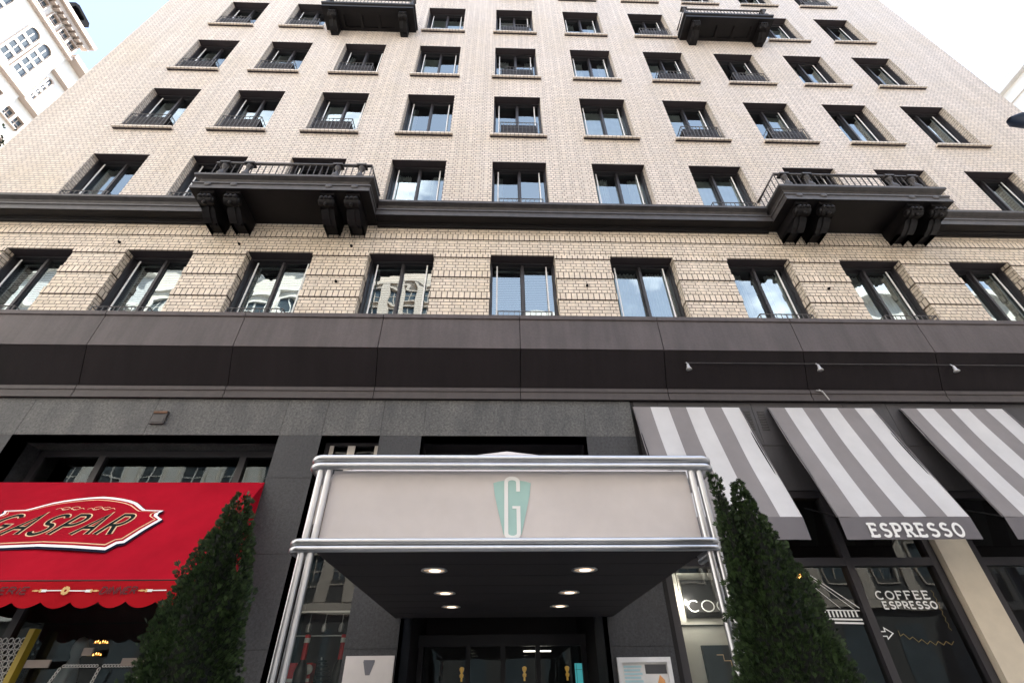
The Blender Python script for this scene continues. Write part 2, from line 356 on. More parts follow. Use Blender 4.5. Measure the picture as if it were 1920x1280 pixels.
# ------------------------------------------------------------------ stroke lettering
def arc(cx, cy, rx, ry, a0, a1, n=14):
    return [(cx+rx*math.cos(math.radians(a0+(a1-a0)*i/n)), cy+ry*math.sin(math.radians(a0+(a1-a0)*i/n))) for i in range(n+1)]
_bowl = lambda w=.60, lo=.46: [(0, 0), (0, 1), (w*.5, 1)]+arc(w*.5, (1+lo)/2, w*.5, (1-lo)/2, 90, -90, 10)+[(0, lo)]
_S = arc(.33, .755, .30, .245, 25, 255, 12)+arc(.33, .255, .33, .255, 75, -155, 12)
GL = {
 'C': (.72, [arc(.40, .5, .40, .5, 48, 312, 20)], []),
 'O': (.84, [arc(.42, .5, .42, .5, 90, 450, 26)], []),
 'G': (.80, [arc(.42, .5, .42, .5, 48, 345, 22)+[(.80, .46), (.50, .46)]], []),
 'F': (.60, [[(0, 0), (0, 1), (.58, 1)], [(0, .52), (.42, .52)]], [((0, 0), 0), ((0, 1), 0), ((.58, .93), 1), ((.42, .52), 1)]),
 'E': (.62, [[(0, 0), (0, 1), (.58, 1)], [(0, .52), (.42, .52)], [(0, 0), (.60, 0)]], [((0, 0), 0), ((0, 1), 0), ((.58, .93), 1), ((.42, .52), 1), ((.60, .07), 1)]),
 'S': (.66, [_S], []),
 'P': (.62, [_bowl()], [((0, 0), 0), ((0, 1), 0)]),
 'R': (.68, [_bowl(), [(.28, .46), (.66, 0)]], [((0, 0), 0), ((0, 1), 0), ((.66, 0), 0)]),
 'A': (.72, [[(0, 0), (.36, 1), (.72, 0)], [(.14, .33), (.58, .33)]], [((0, 0), 0), ((.72, 0), 0)]),
 'D': (.72, [[(0, 0), (0, 1), (.30, 1)]+arc(.30, .5, .40, .5, 90, -90, 14)+[(0, 0)]], []),
 'I': (.10, [[(.05, 0), (.05, 1)]], []),
 'N': (.70, [[(0, 0), (0, 1), (.68, 0), (.68, 1)]], []),
 'T': (.66, [[(.33, 0), (.33, 1)], [(0, 1), (.66, 1)]], []),
}
def ribbon(mb, pts, wd, fn, off, m=0):
    P = []
    for p in pts:
        p = Vector(p)
        if not P or (p-P[-1]).length > 1e-5: P.append(p)
    Lr = []
    for i in range(len(P)):
        ds = []
        if i > 0: ds.append((P[i]-P[i-1]).normalized())
        if i < len(P)-1: ds.append((P[i+1]-P[i]).normalized())
        ns = [Vector((-d.y, d.x)) for d in ds]
        b = ns[0] if len(ns) == 1 else (ns[0]+ns[1])
        b = b.normalized() if b.length > 1e-4 else ns[0]
        k = 1/max(.45, b.dot(ns[0])); Lr.append((P[i]+b*wd/2*k, P[i]-b*wd/2*k))
    for i in range(len(P)-1):
        q = [Lr[i][1], Lr[i+1][1], Lr[i+1][0], Lr[i][0]]
        mb.face([fn(p.x, p.y, off) for p in q], m)
def lettering(mb, text, h, wd, fn, x0=0, gap=.2, xs=1, shear=0, slab=0, off=.003, m=0, fit=None, each=None):
    tot = sum(GL[c][0]*xs+gap for c in text)-gap
    if fit: xs2 = fit/(tot*h)
    else: xs2 = 1
    x = 0; k = 0
    for c in text:
        wg, strokes, ser = GL[c]
        if each: mb = MB()
        T = lambda p: (x0+(x+p[0]*xs)*h*xs2+shear*p[1]*h, p[1]*h)
        for st in strokes:
            ribbon(mb, [T(p) for p in st], wd, fn, off+.0002*k, m); k += 1
        if slab:
            for (p, vert) in ser:
                q = T(p)
                a = [(q[0], q[1]-slab*.55), (q[0], q[1]+slab*.55)] if vert else [(q[0]-slab, q[1]), (q[0]+slab, q[1])]
                ribbon(mb, a, wd*.75, fn, off+.0002*k, m); k += 1
        x += wg*xs+gap
        if each: each(mb)
    return tot*h*xs2

# ================================================================== ground
g = MB(); g.face([(-700, -700, -.16), (700, -700, -.16), (700, 700, -.16), (-700, 700, -.16)])
tag(obj('ground', g, 'asphalt'), kind='structure')
g = MB(); g.box(-90, 90, -5.4, 0.0, -.3, 0); tag(obj('pavement', g, 'pavement'), kind='structure')
g = MB(); g.box(-90, 90, -5.55, -5.403, -.3, .0); g.box(-90, 90, -19.8, -19.653, -.3, 0); tag(obj('kerb', g, 'kerb_stone'), kind='structure')
g = MB(); g.box(-90, 90, -24, -19.803, -.3, 0); tag(obj('far_pavement', g, 'pavement'), kind='structure')

# ================================================================== hotel
CX = [-9.047, -6.719, -4.369, -1.957, .486, 2.922, 5.339, 7.701, 10.036, 12.371]
HW = .659; WH = 2.10
TOPA = 8.84
TOPS = [12.145, 15.407, 18.652, 21.909, 25.166]
XL, XR, ZT = -11.96, 15.36, 28.3
hotel = thing('hotel_building', 'tall cream brick hotel with dark iron cornice, and rows of recessed windows', 'building')

# upper brick wall: front cells with openings, reveals, sides
wl = MB(); RD = .40
xs = [XL]+[v for c in CX for v in (c-HW, c+HW)]+[XR]
zs = [9.64]+[v for t in TOPS for v in (t-WH, t)]+[ZT]
for i in range(len(xs)-1):
    for j in range(len(zs)-1):
        if i % 2 == 1 and j % 2 == 1:
            x0, x1, z0, z1 = xs[i], xs[i+1], zs[j], zs[j+1]
            wl.face([(x0, RD, z0), (x0, 0, z0), (x0, 0, z1), (x0, RD, z1)][::-1])
            wl.face([(x1, 0, z0), (x1, RD, z0), (x1, RD, z1), (x1, 0, z1)][::-1])
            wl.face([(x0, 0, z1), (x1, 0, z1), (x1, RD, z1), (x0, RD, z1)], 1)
            wl.face([(x0, RD, z0), (x1, RD, z0), (x1, 0, z0), (x0, 0, z0)])
        else:
            wl.face([(xs[i], 0, zs[j]), (xs[i+1], 0, zs[j]), (xs[i+1], 0, zs[j+1]), (xs[i], 0, zs[j+1])])
wl.face([(XL, 17, 5.4), (XL, 0, 5.4), (XL, 0, ZT), (XL, 17, ZT)]); wl.face([(XR, 0, 5.4), (XR, 17, 5.4), (XR, 17, ZT), (XR, 0, ZT)])
wl.face([(XR, 17, 0), (XL, 17, 0), (XL, 17, ZT), (XR, 17, ZT)])
wl.face([(XL, 0, ZT), (XR, 0, ZT), (XR, 17, ZT), (XL, 17, ZT)], 2)
wl.face([(XL, 17, 0), (XL, .9, 0), (XL, .9, 5.4), (XL, 17, 5.4)]); wl.face([(XR, .9, 0), (XR, 17, 0), (XR, 17, 5.4), (XR, .9, 5.4)])
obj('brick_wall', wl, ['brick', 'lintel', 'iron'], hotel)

# first floor: rusticated brick in bands with recessed joints
bands = [(6.75, 7.629, 0), (7.629, 7.81, 1), (7.81, 8.185, 0), (8.185, 8.368, 1), (8.368, 8.734, 0), (8.734, TOPA, 1)]
upper = [(TOPA, 8.918, 1), (8.918, 9.272, 0), (9.272, 9.443, 1), (9.443, 9.66, 0)]
bk = MB(); J = .010
piers = [(XL, CX[0]-HW)]+[(CX[i]+HW, CX[i+1]-HW) for i in range(9)]+[(CX[9]+HW, XR)]
for (a, b) in piers:
    for (z0, z1, s) in bands:
        o = .012 if s else 0
        bk.box(a+(o if a > XL else 0)*-1, b+(o if b < XR else 0), -o, RD, z0+J, z1-(J if z1 < TOPA-.01 else 0), 1 if s else 0, dz=z0+J, skip='tdb' if False else '')
    bk.box(a+.03 if a > XL else a+.002, b-.03 if b < XR else b-.002, .035, RD-.002, 6.7, TOPA-.004, 2)
for (z0, z1, s) in upper:
    bk.box(XL, XR, -(.012 if s and z0 > 9 else 0), RD-.004, z0+(J if z0 > 9.2 or z0 > 8.9 else .0), z1-J, 1 if s and z0 > 9 else 0, dz=z0)
bk.box(XL+.002, XR-.002, .035, RD-.008, TOPA+.004, 9.66, 2)
obj('banded_brick_storey', bk, ['brick_band', 'brick_soldier', 'brick_core'], hotel)
# dark steel lintel over each first-floor window belongs to the storey
for c in CX:
    ln = MB(); ln.box(c-HW+.004, c+HW-.004, .02, RD-.02, TOPA-.012, TOPA-.003); obj('lintel', ln, 'lintel', hotel)

# inner dark rooms: back wall and floor slabs behind the windows
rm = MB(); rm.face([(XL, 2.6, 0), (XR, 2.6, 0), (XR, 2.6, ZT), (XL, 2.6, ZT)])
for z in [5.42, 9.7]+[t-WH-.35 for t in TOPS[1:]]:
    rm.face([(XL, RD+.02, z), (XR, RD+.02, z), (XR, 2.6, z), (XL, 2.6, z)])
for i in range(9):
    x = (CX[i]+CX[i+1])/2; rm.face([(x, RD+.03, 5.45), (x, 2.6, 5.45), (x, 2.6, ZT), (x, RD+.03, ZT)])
obj('inner_wall', rm, 'room', hotel)

for x, z in ((-7.62, 9.03), (-5.25, 9.03), (-3.0, 9.02), (1.72, 8.0), (-3.1, 8.02), (6.5, 8.0)):
    an = MB(); an.lathe([(.022, 0), (.03, -.02), (.012, -.06)], (x, -.0, z), 8, axis='y'); obj('wall_anchor', an, 'iron', hotel)
# ---- windows -------------------------------------------------------
fm = MB(); H_ = -WH
fm.box(-.655, -.622, .17, .385, H_+.004, -.004); fm.box(.622, .655, .17, .385, H_+.004, -.004)
fm.box(-.622, .622, .20, .385, -.045, -.004); fm.box(-.622, .622, .20, .385, H_+.004, H_+.06)
fm.box(-.026, .026, .235, .375, H_+.06, -.045)
for a, b in ((-.622, -.026), (.026, .622)):
    y0 = .29 if a < 0 else .262
    fm.box(a, a+.016, y0, y0+.05, H_+.06, -.045); fm.box(b-.016, b, y0, y0+.05, H_+.06, -.045)
    fm.box(a+.016, b-.016, y0, y0+.05, -.065, -.045); fm.box(a+.016, b-.016, y0, y0+.05, H_+.06, H_+.09)
pm = MB()
for a, b, y, tl in ((-.606, -.042, .317, .004), (.042, .606, .288, -.003)):
    pm.face([(a, y, H_+.09), (b, y, H_+.09), (b, y+tl, -.065), (a, y+tl, -.065)])
gm = MB()
for x in (-.515, .495): gm.box(x-.013, x+.013, .240, .256, H_+.02, -.07)
sm_ = MB(); sm_.box(-.745, .745, -.095, .168, -.06, 0, 0); sm_.box(-.73, .73, -.048, -.002, -.072, -.0605, 1)  # second box: added dark strip, stands in for the shadow line below the sill
def mk_blind(a, b, drop):
    m = MB(); n = 30
    rows = [[(a+(b-a)*k/n, .40+.004*math.sin(k*1.9), z) for k in range(n+1)] for z in (-.07, -.07-drop)]
    m.grid(rows, 0, True); m.box(a, b, .385, .415, -.09-drop, -.065-drop); return m
def mk_curtain(spans):
    m = MB()
    for a, b in spans:
        n = 44
        row = lambda z, k2: [(a+(b-a)*k/n, .43+.022*math.sin(k*.95+k2)+.01*math.sin(k*.37), z) for k in range(n+1)]
        m.grid([row(-.07, 0), row(-1.0, .3), row(H_+.06, .6)], 0, True)
    return m
def mk_slats(drop):
    m = MB(); z = -.10
    while z > -.10-drop:
        m.face([(-.57, .385, z), (.57, .385, z), (.57, .415, z+.018), (-.57, .415, z+.018)]); z -= .048
    m.box(-.57, .57, .383, .418, -.095, -.066); return m
blinds = {
 'bl': (mk_blind(-.56, -.05, 1.9), 'blind', 'blind'), 'bh': (mk_blind(-.56, -.05, 1.1), 'blind', 'blind'), 'bf': (mk_blind(-.57, .57, 1.95), 'blind', 'blind'), 'br': (mk_blind(.05, .57, 1.5), 'blind', 'blind'),
 'ct': (mk_curtain([(-.57, -.22), (.30, .57)]), 'curtain', 'curtain'), 'cw': (mk_curtain([(-.57, -.05), (.16, .57)]), 'curtain', 'curtain'), 'cl': (mk_curtain([(-.57, -.40)]), 'curtain', 'curtain'),
 'sl': (mk_slats(1.95), 'venetian_blind', 'slat'), 'sh': (mk_slats(.8), 'venetian_blind', 'slat'),
}
gd = MB()      # iron guard basket standing on the sill
x0, x1, y0, y1, zb, zt = -.49, .50, -.085, .21, .025, .53
for z in (zb+.01, zt): 
    for seg in (((x0, y1, z), (x0, y0, z)), ((x0, y0, z), (x1, y0, z)), ((x1, y0, z), (x1, y1, z))): gd.tube(seg, .011, 5)
for k in range(11):
    x = x0+(x1-x0)*k/10; gd.tube([(x, y0, zb), (x, y0, zt)], .007 if k % 5 else .011, 4)
for x in (x0, x1):
    for y in (.0, .1, y1): gd.tube([(x, y, zb), (x, y, zt)], .007, 4)
gd.tube([(x0, y0, (zb+zt)/2), (x1, y0, (zb+zt)/2)], .006, 4)
ub = MB(); ub.box(x0+.03, x1-.03, y0+.03, y1-.01, zb, zt-.07); 
for k in range(9): ub.box(x0+.06, x1-.06, y0+.024, y0+.029, zb+.035+k*.043, zb+.056+k*.043, 1)

base = {}
for rows_ in (0,):
    pass
def mesh_of(name, mb, mats):
    o = obj(name, mb, mats, None, (0, 0, 0)); me = o.data; bpy.data.objects.remove(o); return me
ME = {'frame': mesh_of('window', fm, 'frame_dark'), 'pane': mesh_of('pane', pm, 'glass'), 'rail': mesh_of('guide_rail', gm, 'rail_white'),
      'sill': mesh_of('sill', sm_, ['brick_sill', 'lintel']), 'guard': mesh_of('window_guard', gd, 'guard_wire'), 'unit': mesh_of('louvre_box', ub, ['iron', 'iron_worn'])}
for k, (m, nm, mt) in blinds.items(): ME[k] = mesh_of(nm, m, mt)
def add(name, me, par, loc=(0, 0, 0)):
    o = bpy.data.objects.new(name, me); COL.objects.link(o); o.parent = par; o.location = loc; return o
LOOK = {0: ['sl', 'sl', 'sh', 'sl', 'sl', 'cw', 'ct', 'cw', 'ct', 'cl'], 1: ['ct', '', '', 'ct', 'cl', 'ct', 'bf', '', 'cl', ''],
        2: ['bl', '', 'bh', 'cl', '', 'bf', 'bh', 'br', '', 'bh'], 3: ['bl', 'bh', 'cl', 'bl', 'ct', 'ct', 'bh', '', 'bl', 'cl'],
        4: ['', 'bl', '', 'bf', 'bh', 'ct', '', 'bl', 'br', 'cl'], 5: ['bl']*10}
GUARD = {0: (0, 1, 2, 4, 6, 7), 1: (0, 1, 4, 6), 2: (0, 1, 2, 4, 6, 7), 3: (0, 1, 2, 4, 6, 7), 4: (0, 1, 4, 6), 5: (4, 6, 9)}
nm_of = {'b': 'blind', 'c': 'curtain', 's': 'venetian_blind'}
for r, zt_ in enumerate([TOPA-.012]+TOPS):
    for i, c in enumerate(CX):
        wn_ = add('window', ME['frame'], hotel, (c, 0, zt_))
        add('pane', ME['pane'], wn_); add('guide_rail', ME['rail'], wn_)
        k = LOOK[r][i]
        if k: add(nm_of[k[0]], ME[k], wn_)
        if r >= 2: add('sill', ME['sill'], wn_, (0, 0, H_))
        if i in GUARD[r]:
            zz = H_+.004
            add('window_guard', ME['guard'], wn_, (0, 0, zz)); add('louvre_box', ME['unit'], wn_, (0, 0, zz))

# ---- iron cornice and balconies --------------------------------------
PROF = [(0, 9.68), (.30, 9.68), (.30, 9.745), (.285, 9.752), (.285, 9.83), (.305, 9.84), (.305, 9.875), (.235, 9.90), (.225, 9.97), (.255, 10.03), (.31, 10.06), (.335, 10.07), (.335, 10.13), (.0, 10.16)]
BC = (-4.33, 7.60); BH = 1.45
co = MB()
for a, b in ((XL, BC[0]-BH-.31), (BC[0]+BH+.31, BC[1]-BH-.31), (BC[1]+BH+.31, XR)):
    co.sweep([(a, 0), (b, 0)], PROF, mats=[1]+[0]*12)  # underside gets the darker iron, which deepens its shade by colour
    co.sweep([(a, 0), (b, 0)], [(0, 9.615), (.05, 9.615), (.06, 9.65), (.11, 9.66), (.11, 9.679), (0, 9.679)], 1)
obj('cornice', co, ['iron_worn', 'iron'], hotel)
def corbel(cx, ztop, proj, drop, wd):
    m = MB(); pts = []
    # side outline (out, z): flat top, rolled nose, S-shaped belly
    nose = [(proj-.10+.10*math.sin(math.radians(a)), ztop-.17+.10*math.cos(math.radians(a))) for a in range(0, 200, 20)]
    belly = [(proj-.20, ztop-.24), (proj-.26, ztop-.30), (proj-.36, ztop-.37), (proj-.47, ztop-.41), (proj-.54, ztop-drop*.92), (proj-.60, ztop-drop), (.0, ztop-drop-.0)]
    out = [(0, ztop), (proj, ztop), (proj, ztop-.06), (proj-.06, ztop-.07)]+nose+belly
    h = wd/2
    def ring(x, k=1): return [(x, -o*k if o > .02 else 0, z) for o, z in out]
    A = ring(cx-h); B = ring(cx+h)
    for i in range(len(out)):
        j = (i+1) % len(out); m.face([A[i], A[j], B[j], B[i]])
    # triangulated sides
    for R, fl in ((A, 0), (B, 1)):
        for i in range(1, len(R)-1):
            t = [(R[0][0], 0, R[i][2]), R[i], R[i+1], (R[0][0], 0, R[i+1][2])]
            m.face(t if fl else t[::-1])
    # leaf on the nose, side volutes and a raised rib down the belly
    for k in (-1, 0, 1): m.lathe([(.0, -.04), (.04, -.03), (.045, 0), (.03, .04), (0, .05)], (cx+k*wd*.32, -proj+.0, ztop-.16), 8)
    m.lathe([(0, -.04), (.04, -.02), (.03, .03), (0, .05)], (cx, -proj+.06, ztop-.27), 8)
    for s_ in (-1, 1): m.lathe([(.02, -.025), (.075, -.02), (.08, .0), (.05, .02), (.02, .025)], (cx+s_*h, -proj+.11, ztop-.17), 12, axis='x')
    bel = [(proj-.12, ztop-.27)]+belly[:6]
    m.grid([[(cx-.035, -o-.002, z) for o, z in bel], [(cx-.03, -o-.022, z-.016) for o, z in bel], [(cx+.03, -o-.022, z-.016) for o, z in bel], [(cx+.035, -o-.002, z) for o, z in bel]], 0, False)
    return m
def urn(x, y, z0, z1):
    m = MB(); h = z1-z0
    m.lathe([(.075, 0), (.075, .05*h), (.05, .08*h), (.075, .22*h), (.085, .34*h), (.06, .48*h), (.032, .60*h), (.028, .72*h), (.045, .78*h), (.05, .82*h), (.065, .86*h), (.065, h), (0, h)], (x, y, z0), 12)
    m.box(x-.10, x+.10, y-.075, y+.075, z1, z1+.045); m.box(x-.085, x+.085, y-.085, y+.085, z0-.01, z0+.03)
    return m
for bx in BC:
    yb = .57
    b = MB(); path = [(bx-BH, 0), (bx-BH, -yb), (bx+BH, -yb), (bx+BH, 0)]
    prof = [(.0, 9.685)]+[(o, z+.004) for o, z in PROF[1:-1]]+[(.0, 10.135)]
    b.sweep(path, prof, mats=[1]+[0]*12)  # balcony underside likewise has its shade deepened by the darker iron
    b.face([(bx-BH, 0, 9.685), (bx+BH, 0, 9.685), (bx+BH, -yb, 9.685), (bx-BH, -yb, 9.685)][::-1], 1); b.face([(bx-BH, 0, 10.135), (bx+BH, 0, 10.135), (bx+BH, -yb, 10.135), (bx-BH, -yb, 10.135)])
    for q in (-1.44, -.93, .93, 1.44): b.lathe([(.07, 0), (.065, -.02), (.03, -.03), (0, -.03)], (bx+q*1.0, -yb-.285, 9.815), 12, axis='y')
    bal = obj('balcony', b, ['iron_worn', 'iron'], hotel)
    for q in (-1.42, -.92, .92, 1.42):
        obj('corbel', corbel(bx+q, 9.684, .80, .33, .26), 'iron', bal)
        obj('baluster_post', urn(bx+q, -yb-.17, 10.15, 10.66), 'iron_worn', bal)
    rl = MB(); x0, x1, yr, zt, zb = bx-1.62, bx+1.62, -yb-.17, 10.72, 10.22
    for z, r in ((zt, .032), (zb, .015)): rl.tube([(x0, 0, z), (x0, yr, z), (x1, yr, z), (x1, 0, z)], r, 6)
    n = 25
    for k in range(n+1): rl.tube([(x0+(x1-x0)*k/n, yr, 10.14), (x0+(x1-x0)*k/n, yr, zt)], .011, 5)
    for k in range(1, 6):
        for x in (x0, x1): rl.tube([(x, yr*k/6, 10.14), (x, yr*k/6, zt)], .010, 5)
    obj('railing', rl, 'iron_worn', bal)
for bx in (-4.35, 7.64):
    yb = .55; hh = 1.32; z0 = 19.66
    pr = [(0, z0), (.17, z0), (.17, z0+.07), (.16, z0+.08), (.16, z0+.15), (.20, z0+.18), (.21, z0+.25), (0, z0+.25)]
    b = MB(); b.sweep([(bx-hh, 0), (bx-hh, -yb), (bx+hh, -yb), (bx+hh, 0)], pr)
    b.face([(bx-hh, 0, z0+.25), (bx+hh, 0, z0+.25), (bx+hh, -yb, z0+.25), (bx-hh, -yb, z0+.25)])
    # coffered underside: three recesses
    xsb = [bx-hh, bx-.83, bx-.34, bx-.24, bx+.24, bx+.34, bx+.83, bx+hh]; ysb = [-yb, -yb+.07, -.10, 0]
    for i in range(7):
        for j in range(3):
            q = [(xsb[i], ysb[j+1]), (xsb[i+1], ysb[j+1]), (xsb[i+1], ysb[j]), (xsb[i], ysb[j])]
            rec = j == 1 and i in (1, 3, 5)
            b.face([(p[0], p[1], z0+(.07 if rec else 0)) for p in q])
            if rec:
                for k in range(4):
                    p, r = q[k], q[(k+1) % 4]; b.face([(p[0], p[1], z0), (r[0], r[1], z0), (r[0], r[1], z0+.07), (p[0], p[1], z0+.07)])
    bal = obj('balcony', b, 'iron', hotel)
    for q in (-1.14, 1.14): obj('corbel', corbel(bx+q, z0-.002, .62, .40, .24), 'iron', bal)
    rl = MB(); x0, x1, yr = bx-1.38, bx+1.38, -yb-.10; zt = z0+.85
    for z, r in ((zt, .03), (z0+.31, .014)): rl.tube([(x0, 0, z), (x0, yr, z), (x1, yr, z), (x1, 0, z)], r, 6)
    for k in range(25): rl.tube([(x0+(x1-x0)*k/24, yr, z0+.25), (x0+(x1-x0)*k/24, yr, zt)], .011, 5)
    obj('railing', rl, 'iron_worn', bal)
    for q in (-1, 1): obj('baluster_post', urn(bx+q*1.38, yr, z0+.25, z0+.80), 'iron_worn', bal)

# ---- dark metal ledge over the shops ----------------------------------
ld = MB(); JX = [XL, -9.0, -6.66, -4.33, -1.98, .375, 2.79, 5.17, 7.47, 9.85, 12.2, XR]
for a, b in zip(JX[:-1], JX[1:]):
    a += .006; b -= .006
    ld.sweep([(a, 0), (b, 0)], [(0, 7.0), (.30, 6.985), (.32, 6.975), (.32, 6.90), (.312, 6.89), (.296, 6.885)][::-1])
    ld.sweep([(a, 0), (b, 0)], [(.22, 6.27), (.298, 6.27), (.298, 6.884), (.22, 6.884)])
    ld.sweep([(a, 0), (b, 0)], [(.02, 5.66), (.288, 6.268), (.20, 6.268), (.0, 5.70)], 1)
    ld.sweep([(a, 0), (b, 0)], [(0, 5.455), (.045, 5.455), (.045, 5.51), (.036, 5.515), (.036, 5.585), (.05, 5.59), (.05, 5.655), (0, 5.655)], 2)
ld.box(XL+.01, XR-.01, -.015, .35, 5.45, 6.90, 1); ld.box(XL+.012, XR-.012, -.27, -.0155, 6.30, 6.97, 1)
# thin seams running along the sloped soffit
obj('ledge', ld, ['ledge', 'ledge_soffit', 'ledge_frieze'], hotel)

# ---- granite ground storey -------------------------------------------
gr = MB(); GZ = 5.445; HZ = 4.83; GD = .95
def slabs(x0, x1, z0, z1, vx=(), hz=(), m=0, y1=GD):
    X = [x0]+list(vx)+[x1]; Z = [z0]+list(hz)+[z1]
    for a, b in zip(X[:-1], X[1:]):
        for c, d in zip(Z[:-1], Z[1:]): gr.box(a+.003 if a != x0 else a, b-.003 if b != x1 else b, 0, .3, c+.003 if c != z0 else c, d-.003 if d != z1 else d, m)
    gr.box(x0, x1, .008, y1, z0, z1, m)
slabs(XL, 2.14, HZ, GZ, (-9.6, -7.18, -5.3, -3.29, -2.66, -1.78, -1.127, .1, 1.38), ())
for a, b in ((XL, -7.19), (-3.285, -2.65), (-1.775, -1.15), (1.375, 2.14)): slabs(a, b, 0, HZ-.003, (), (1.05, 2.1, 3.15, 4.17), 1)
gr.box(-2.649, -1.776, 0, .5, 0, .7, 1); gr.box(-7.189, -3.286, .02, .5, 0, .45, 1)
obj('granite_front', gr, ['granite', 'granite_polished'], hotel)
fx = MB(); fx.box(-5.27, -5.06, -.035, -.001, 5.0, 5.21); fx.box(-5.265, -5.065, -.05, -.036, 5.17, 5.205, 1); fx.box(-5.25, -5.08, -.042, -.036, 5.02, 5.10)
obj('wall_box', fx, ['iron_worn', 'rust'], hotel)

def glazed(name, x0, x1, z0, z1, y, mull=(), trans=(), fw=.06, mat='frame_dark', fd=.10, panes='shop_glass'):
    m = MB()
    for x in [x0+fw/2]+list(mull)+[x1-fw/2]: m.box(x-fw/2, x+fw/2, y-fd/2, y+fd/2, z0, z1)
    for z in [z0+fw/2]+list(trans)+[z1-fw/2]: m.box(x0, x1, y-fd/2+.002, y+fd/2-.002, z-fw/2, z+fw/2)
    f = obj(name, m, mat, hotel)
    X = [x0]+list(mull)+[x1]; Z = [z0]+list(trans)+[z1]
    for a, b in zip(X[:-1], X[1:]):
        for c, d in zip(Z[:-1], Z[1:]):
            e = random.uniform(-.004, .004)
            p = MB(); p.face([(a, y, c), (b, y, c), (b, y+e, d), (a, y+e, d)]); obj('pane', p, panes, f)
    return f
# restaurant front behind the red awning
rw = glazed('restaurant_window', -7.19, -3.286, .45, HZ-.004, .62, (-6.20, -4.02), (3.35,), .10)
gl_ = MB()
for x in (-5.80, -4.20): gl_.box(x-.035, x+.035, .42, .52, .46, 2.38)
gl_.box(-5.76, -4.24, .43, .51, .9, .97)
obj('gilded_frame', gl_, 'yellow_gold', rw)
def chain(p0, p1, n):
    ch = MB()
    for k in range(n):
        t = (k+.5)/n; c = Vector(p0).lerp(Vector(p1), t); d = (Vector(p1)-Vector(p0)).normalized(); u = Vector((0, 1, 0)).cross(d)
        l = (Vector(p1)-Vector(p0)).length/n*.62
        ch.tube([c+d*l*math.cos(a)+u*l*.6*math.sin(a) for a in [2*PI*i/10 for i in range(11)]], .006, 4, cap=False)
    obj('gilt_chain', ch, 'paper_white', rw)
for (a, b) in (((-5.28, .5, 1.99), (-4.86, .5, 1.99)), ((-4.80, .5, 1.99), (-4.36, .5, 1.99)), ((-5.30, .5, 1.97), (-5.36, .5, 1.80)), ((-5.62, .5, 1.80), (-5.38, .5, 1.80)), ((-4.83, .5, 1.97), (-4.87, .5, 1.70)), ((-4.34, .5, 1.86), (-4.2, .5, 1.85))): chain(a, b, max(3, int((Vector(a)-Vector(b)).length/.035)))
ch = MB()
for i in range(6):
    for j in range(9): 
        cx_, cz_ = -6.28+i*.075+(j % 2)*.037, 1.78+j*.06
        ch.tube([(cx_+.03*math.cos(a), .5, cz_+.03*math.sin(a)) for a in [2*PI*k/8 for k in range(9)]], .007, 4, cap=False)
obj('lattice', ch, 'paper_white', rw)
for a, b, z in ((-5.72, -5.43, 2.01), (-5.10, -4.98, 2.13), (-4.58, -4.32, 2.02)):
    pl = MB(); pl.box(a, b, .47, .49, z-.035, z+.045); obj('menu_plate', pl, 'stone_trim', rw)
# wine window between the granite piers
ww = glazed('wine_window', -2.649, -1.777, .70, HZ-.004, .30, (), (3.55,), .05)
wf = MB()
for x, wd in ((-2.545, .03), (-2.245, .055), (-1.86, .03)): wf.box(x-wd, x+wd, .24, .262, 3.6, HZ-.06)
wf.box(-2.6, -1.82, .243, .259, 4.56, 4.62)
obj('pale_mullion', wf, 'stone_cream', ww)
# lobby entrance, deep in the shade
lb = MB()
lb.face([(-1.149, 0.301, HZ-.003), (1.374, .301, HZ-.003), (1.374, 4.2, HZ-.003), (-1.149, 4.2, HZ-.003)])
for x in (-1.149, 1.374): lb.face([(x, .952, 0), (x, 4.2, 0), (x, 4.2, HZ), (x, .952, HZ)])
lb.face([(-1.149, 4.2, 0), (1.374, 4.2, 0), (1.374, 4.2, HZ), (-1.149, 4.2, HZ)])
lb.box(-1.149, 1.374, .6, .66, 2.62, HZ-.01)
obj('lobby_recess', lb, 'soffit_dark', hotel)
dr = MB()
for x in (-1.10, -.40, .12, .64, 1.33): dr.box(x-.035, x+.035, 1.75, 1.83, 0, 2.25)
dr.box(-1.149, 1.374, 1.752, 1.828, 2.25, 2.40); 
for z in (.02, 1.0): dr.box(-1.10, 1.33, 1.76, 1.82, z, z+.09)
de = obj('entrance_door', dr, 'frame_dark', hotel)
p = MB(); p.face([(-1.1, 1.79, .1), (1.33, 1.79, .1), (1.33, 1.79, 2.25), (-1.1, 1.79, 2.25)]); obj('pane', p, 'shop_glass', de)
for x in (.02, .22):
    p = MB(); p.tube([(x, 1.70, .9), (x, 1.70, 1.5)], .014, 6); obj('handle', p, 'alu', de)
# dark panelled cafe front
cp = MB()
for a, b in zip([2.20, 2.60, 4.13, 5.66, 6.39, 7.9, 9.5, 11.1, 12.7, 14.3], [2.594, 4.124, 5.654, 6.384, 7.894, 9.494, 11.094, 12.694, 14.294, XR]):
    cp.box(a, b, .02, .10, 4.70, 5.449)
cp.box(2.205, XR, .03, .2, 4.0, 5.44)
cp.box(2.145, 2.20, .01, .4, 0, 5.44, 1)
obj('shopfront_panel', cp, ['panel_grey', 'iron'], hotel)
for x in (4.015, 4.245):
    vt = MB()
    for k in range(8): vt.box(x-.055, x+.055, .012, .0195, 4.95+k*.045, 4.972+k*.045)
    obj('vent', vt, 'black_plastic', hotel)
cw = glazed('cafe_window', 2.20, 5.98, .45, 4.0, .12, (4.735,), (3.04,), .10, 'frame_dark', .14)
cw2 = glazed('cafe_window', 6.50, XR, .45, 4.0, .12, (9.5, 12.4), (3.04,), .10, 'frame_dark', .14)
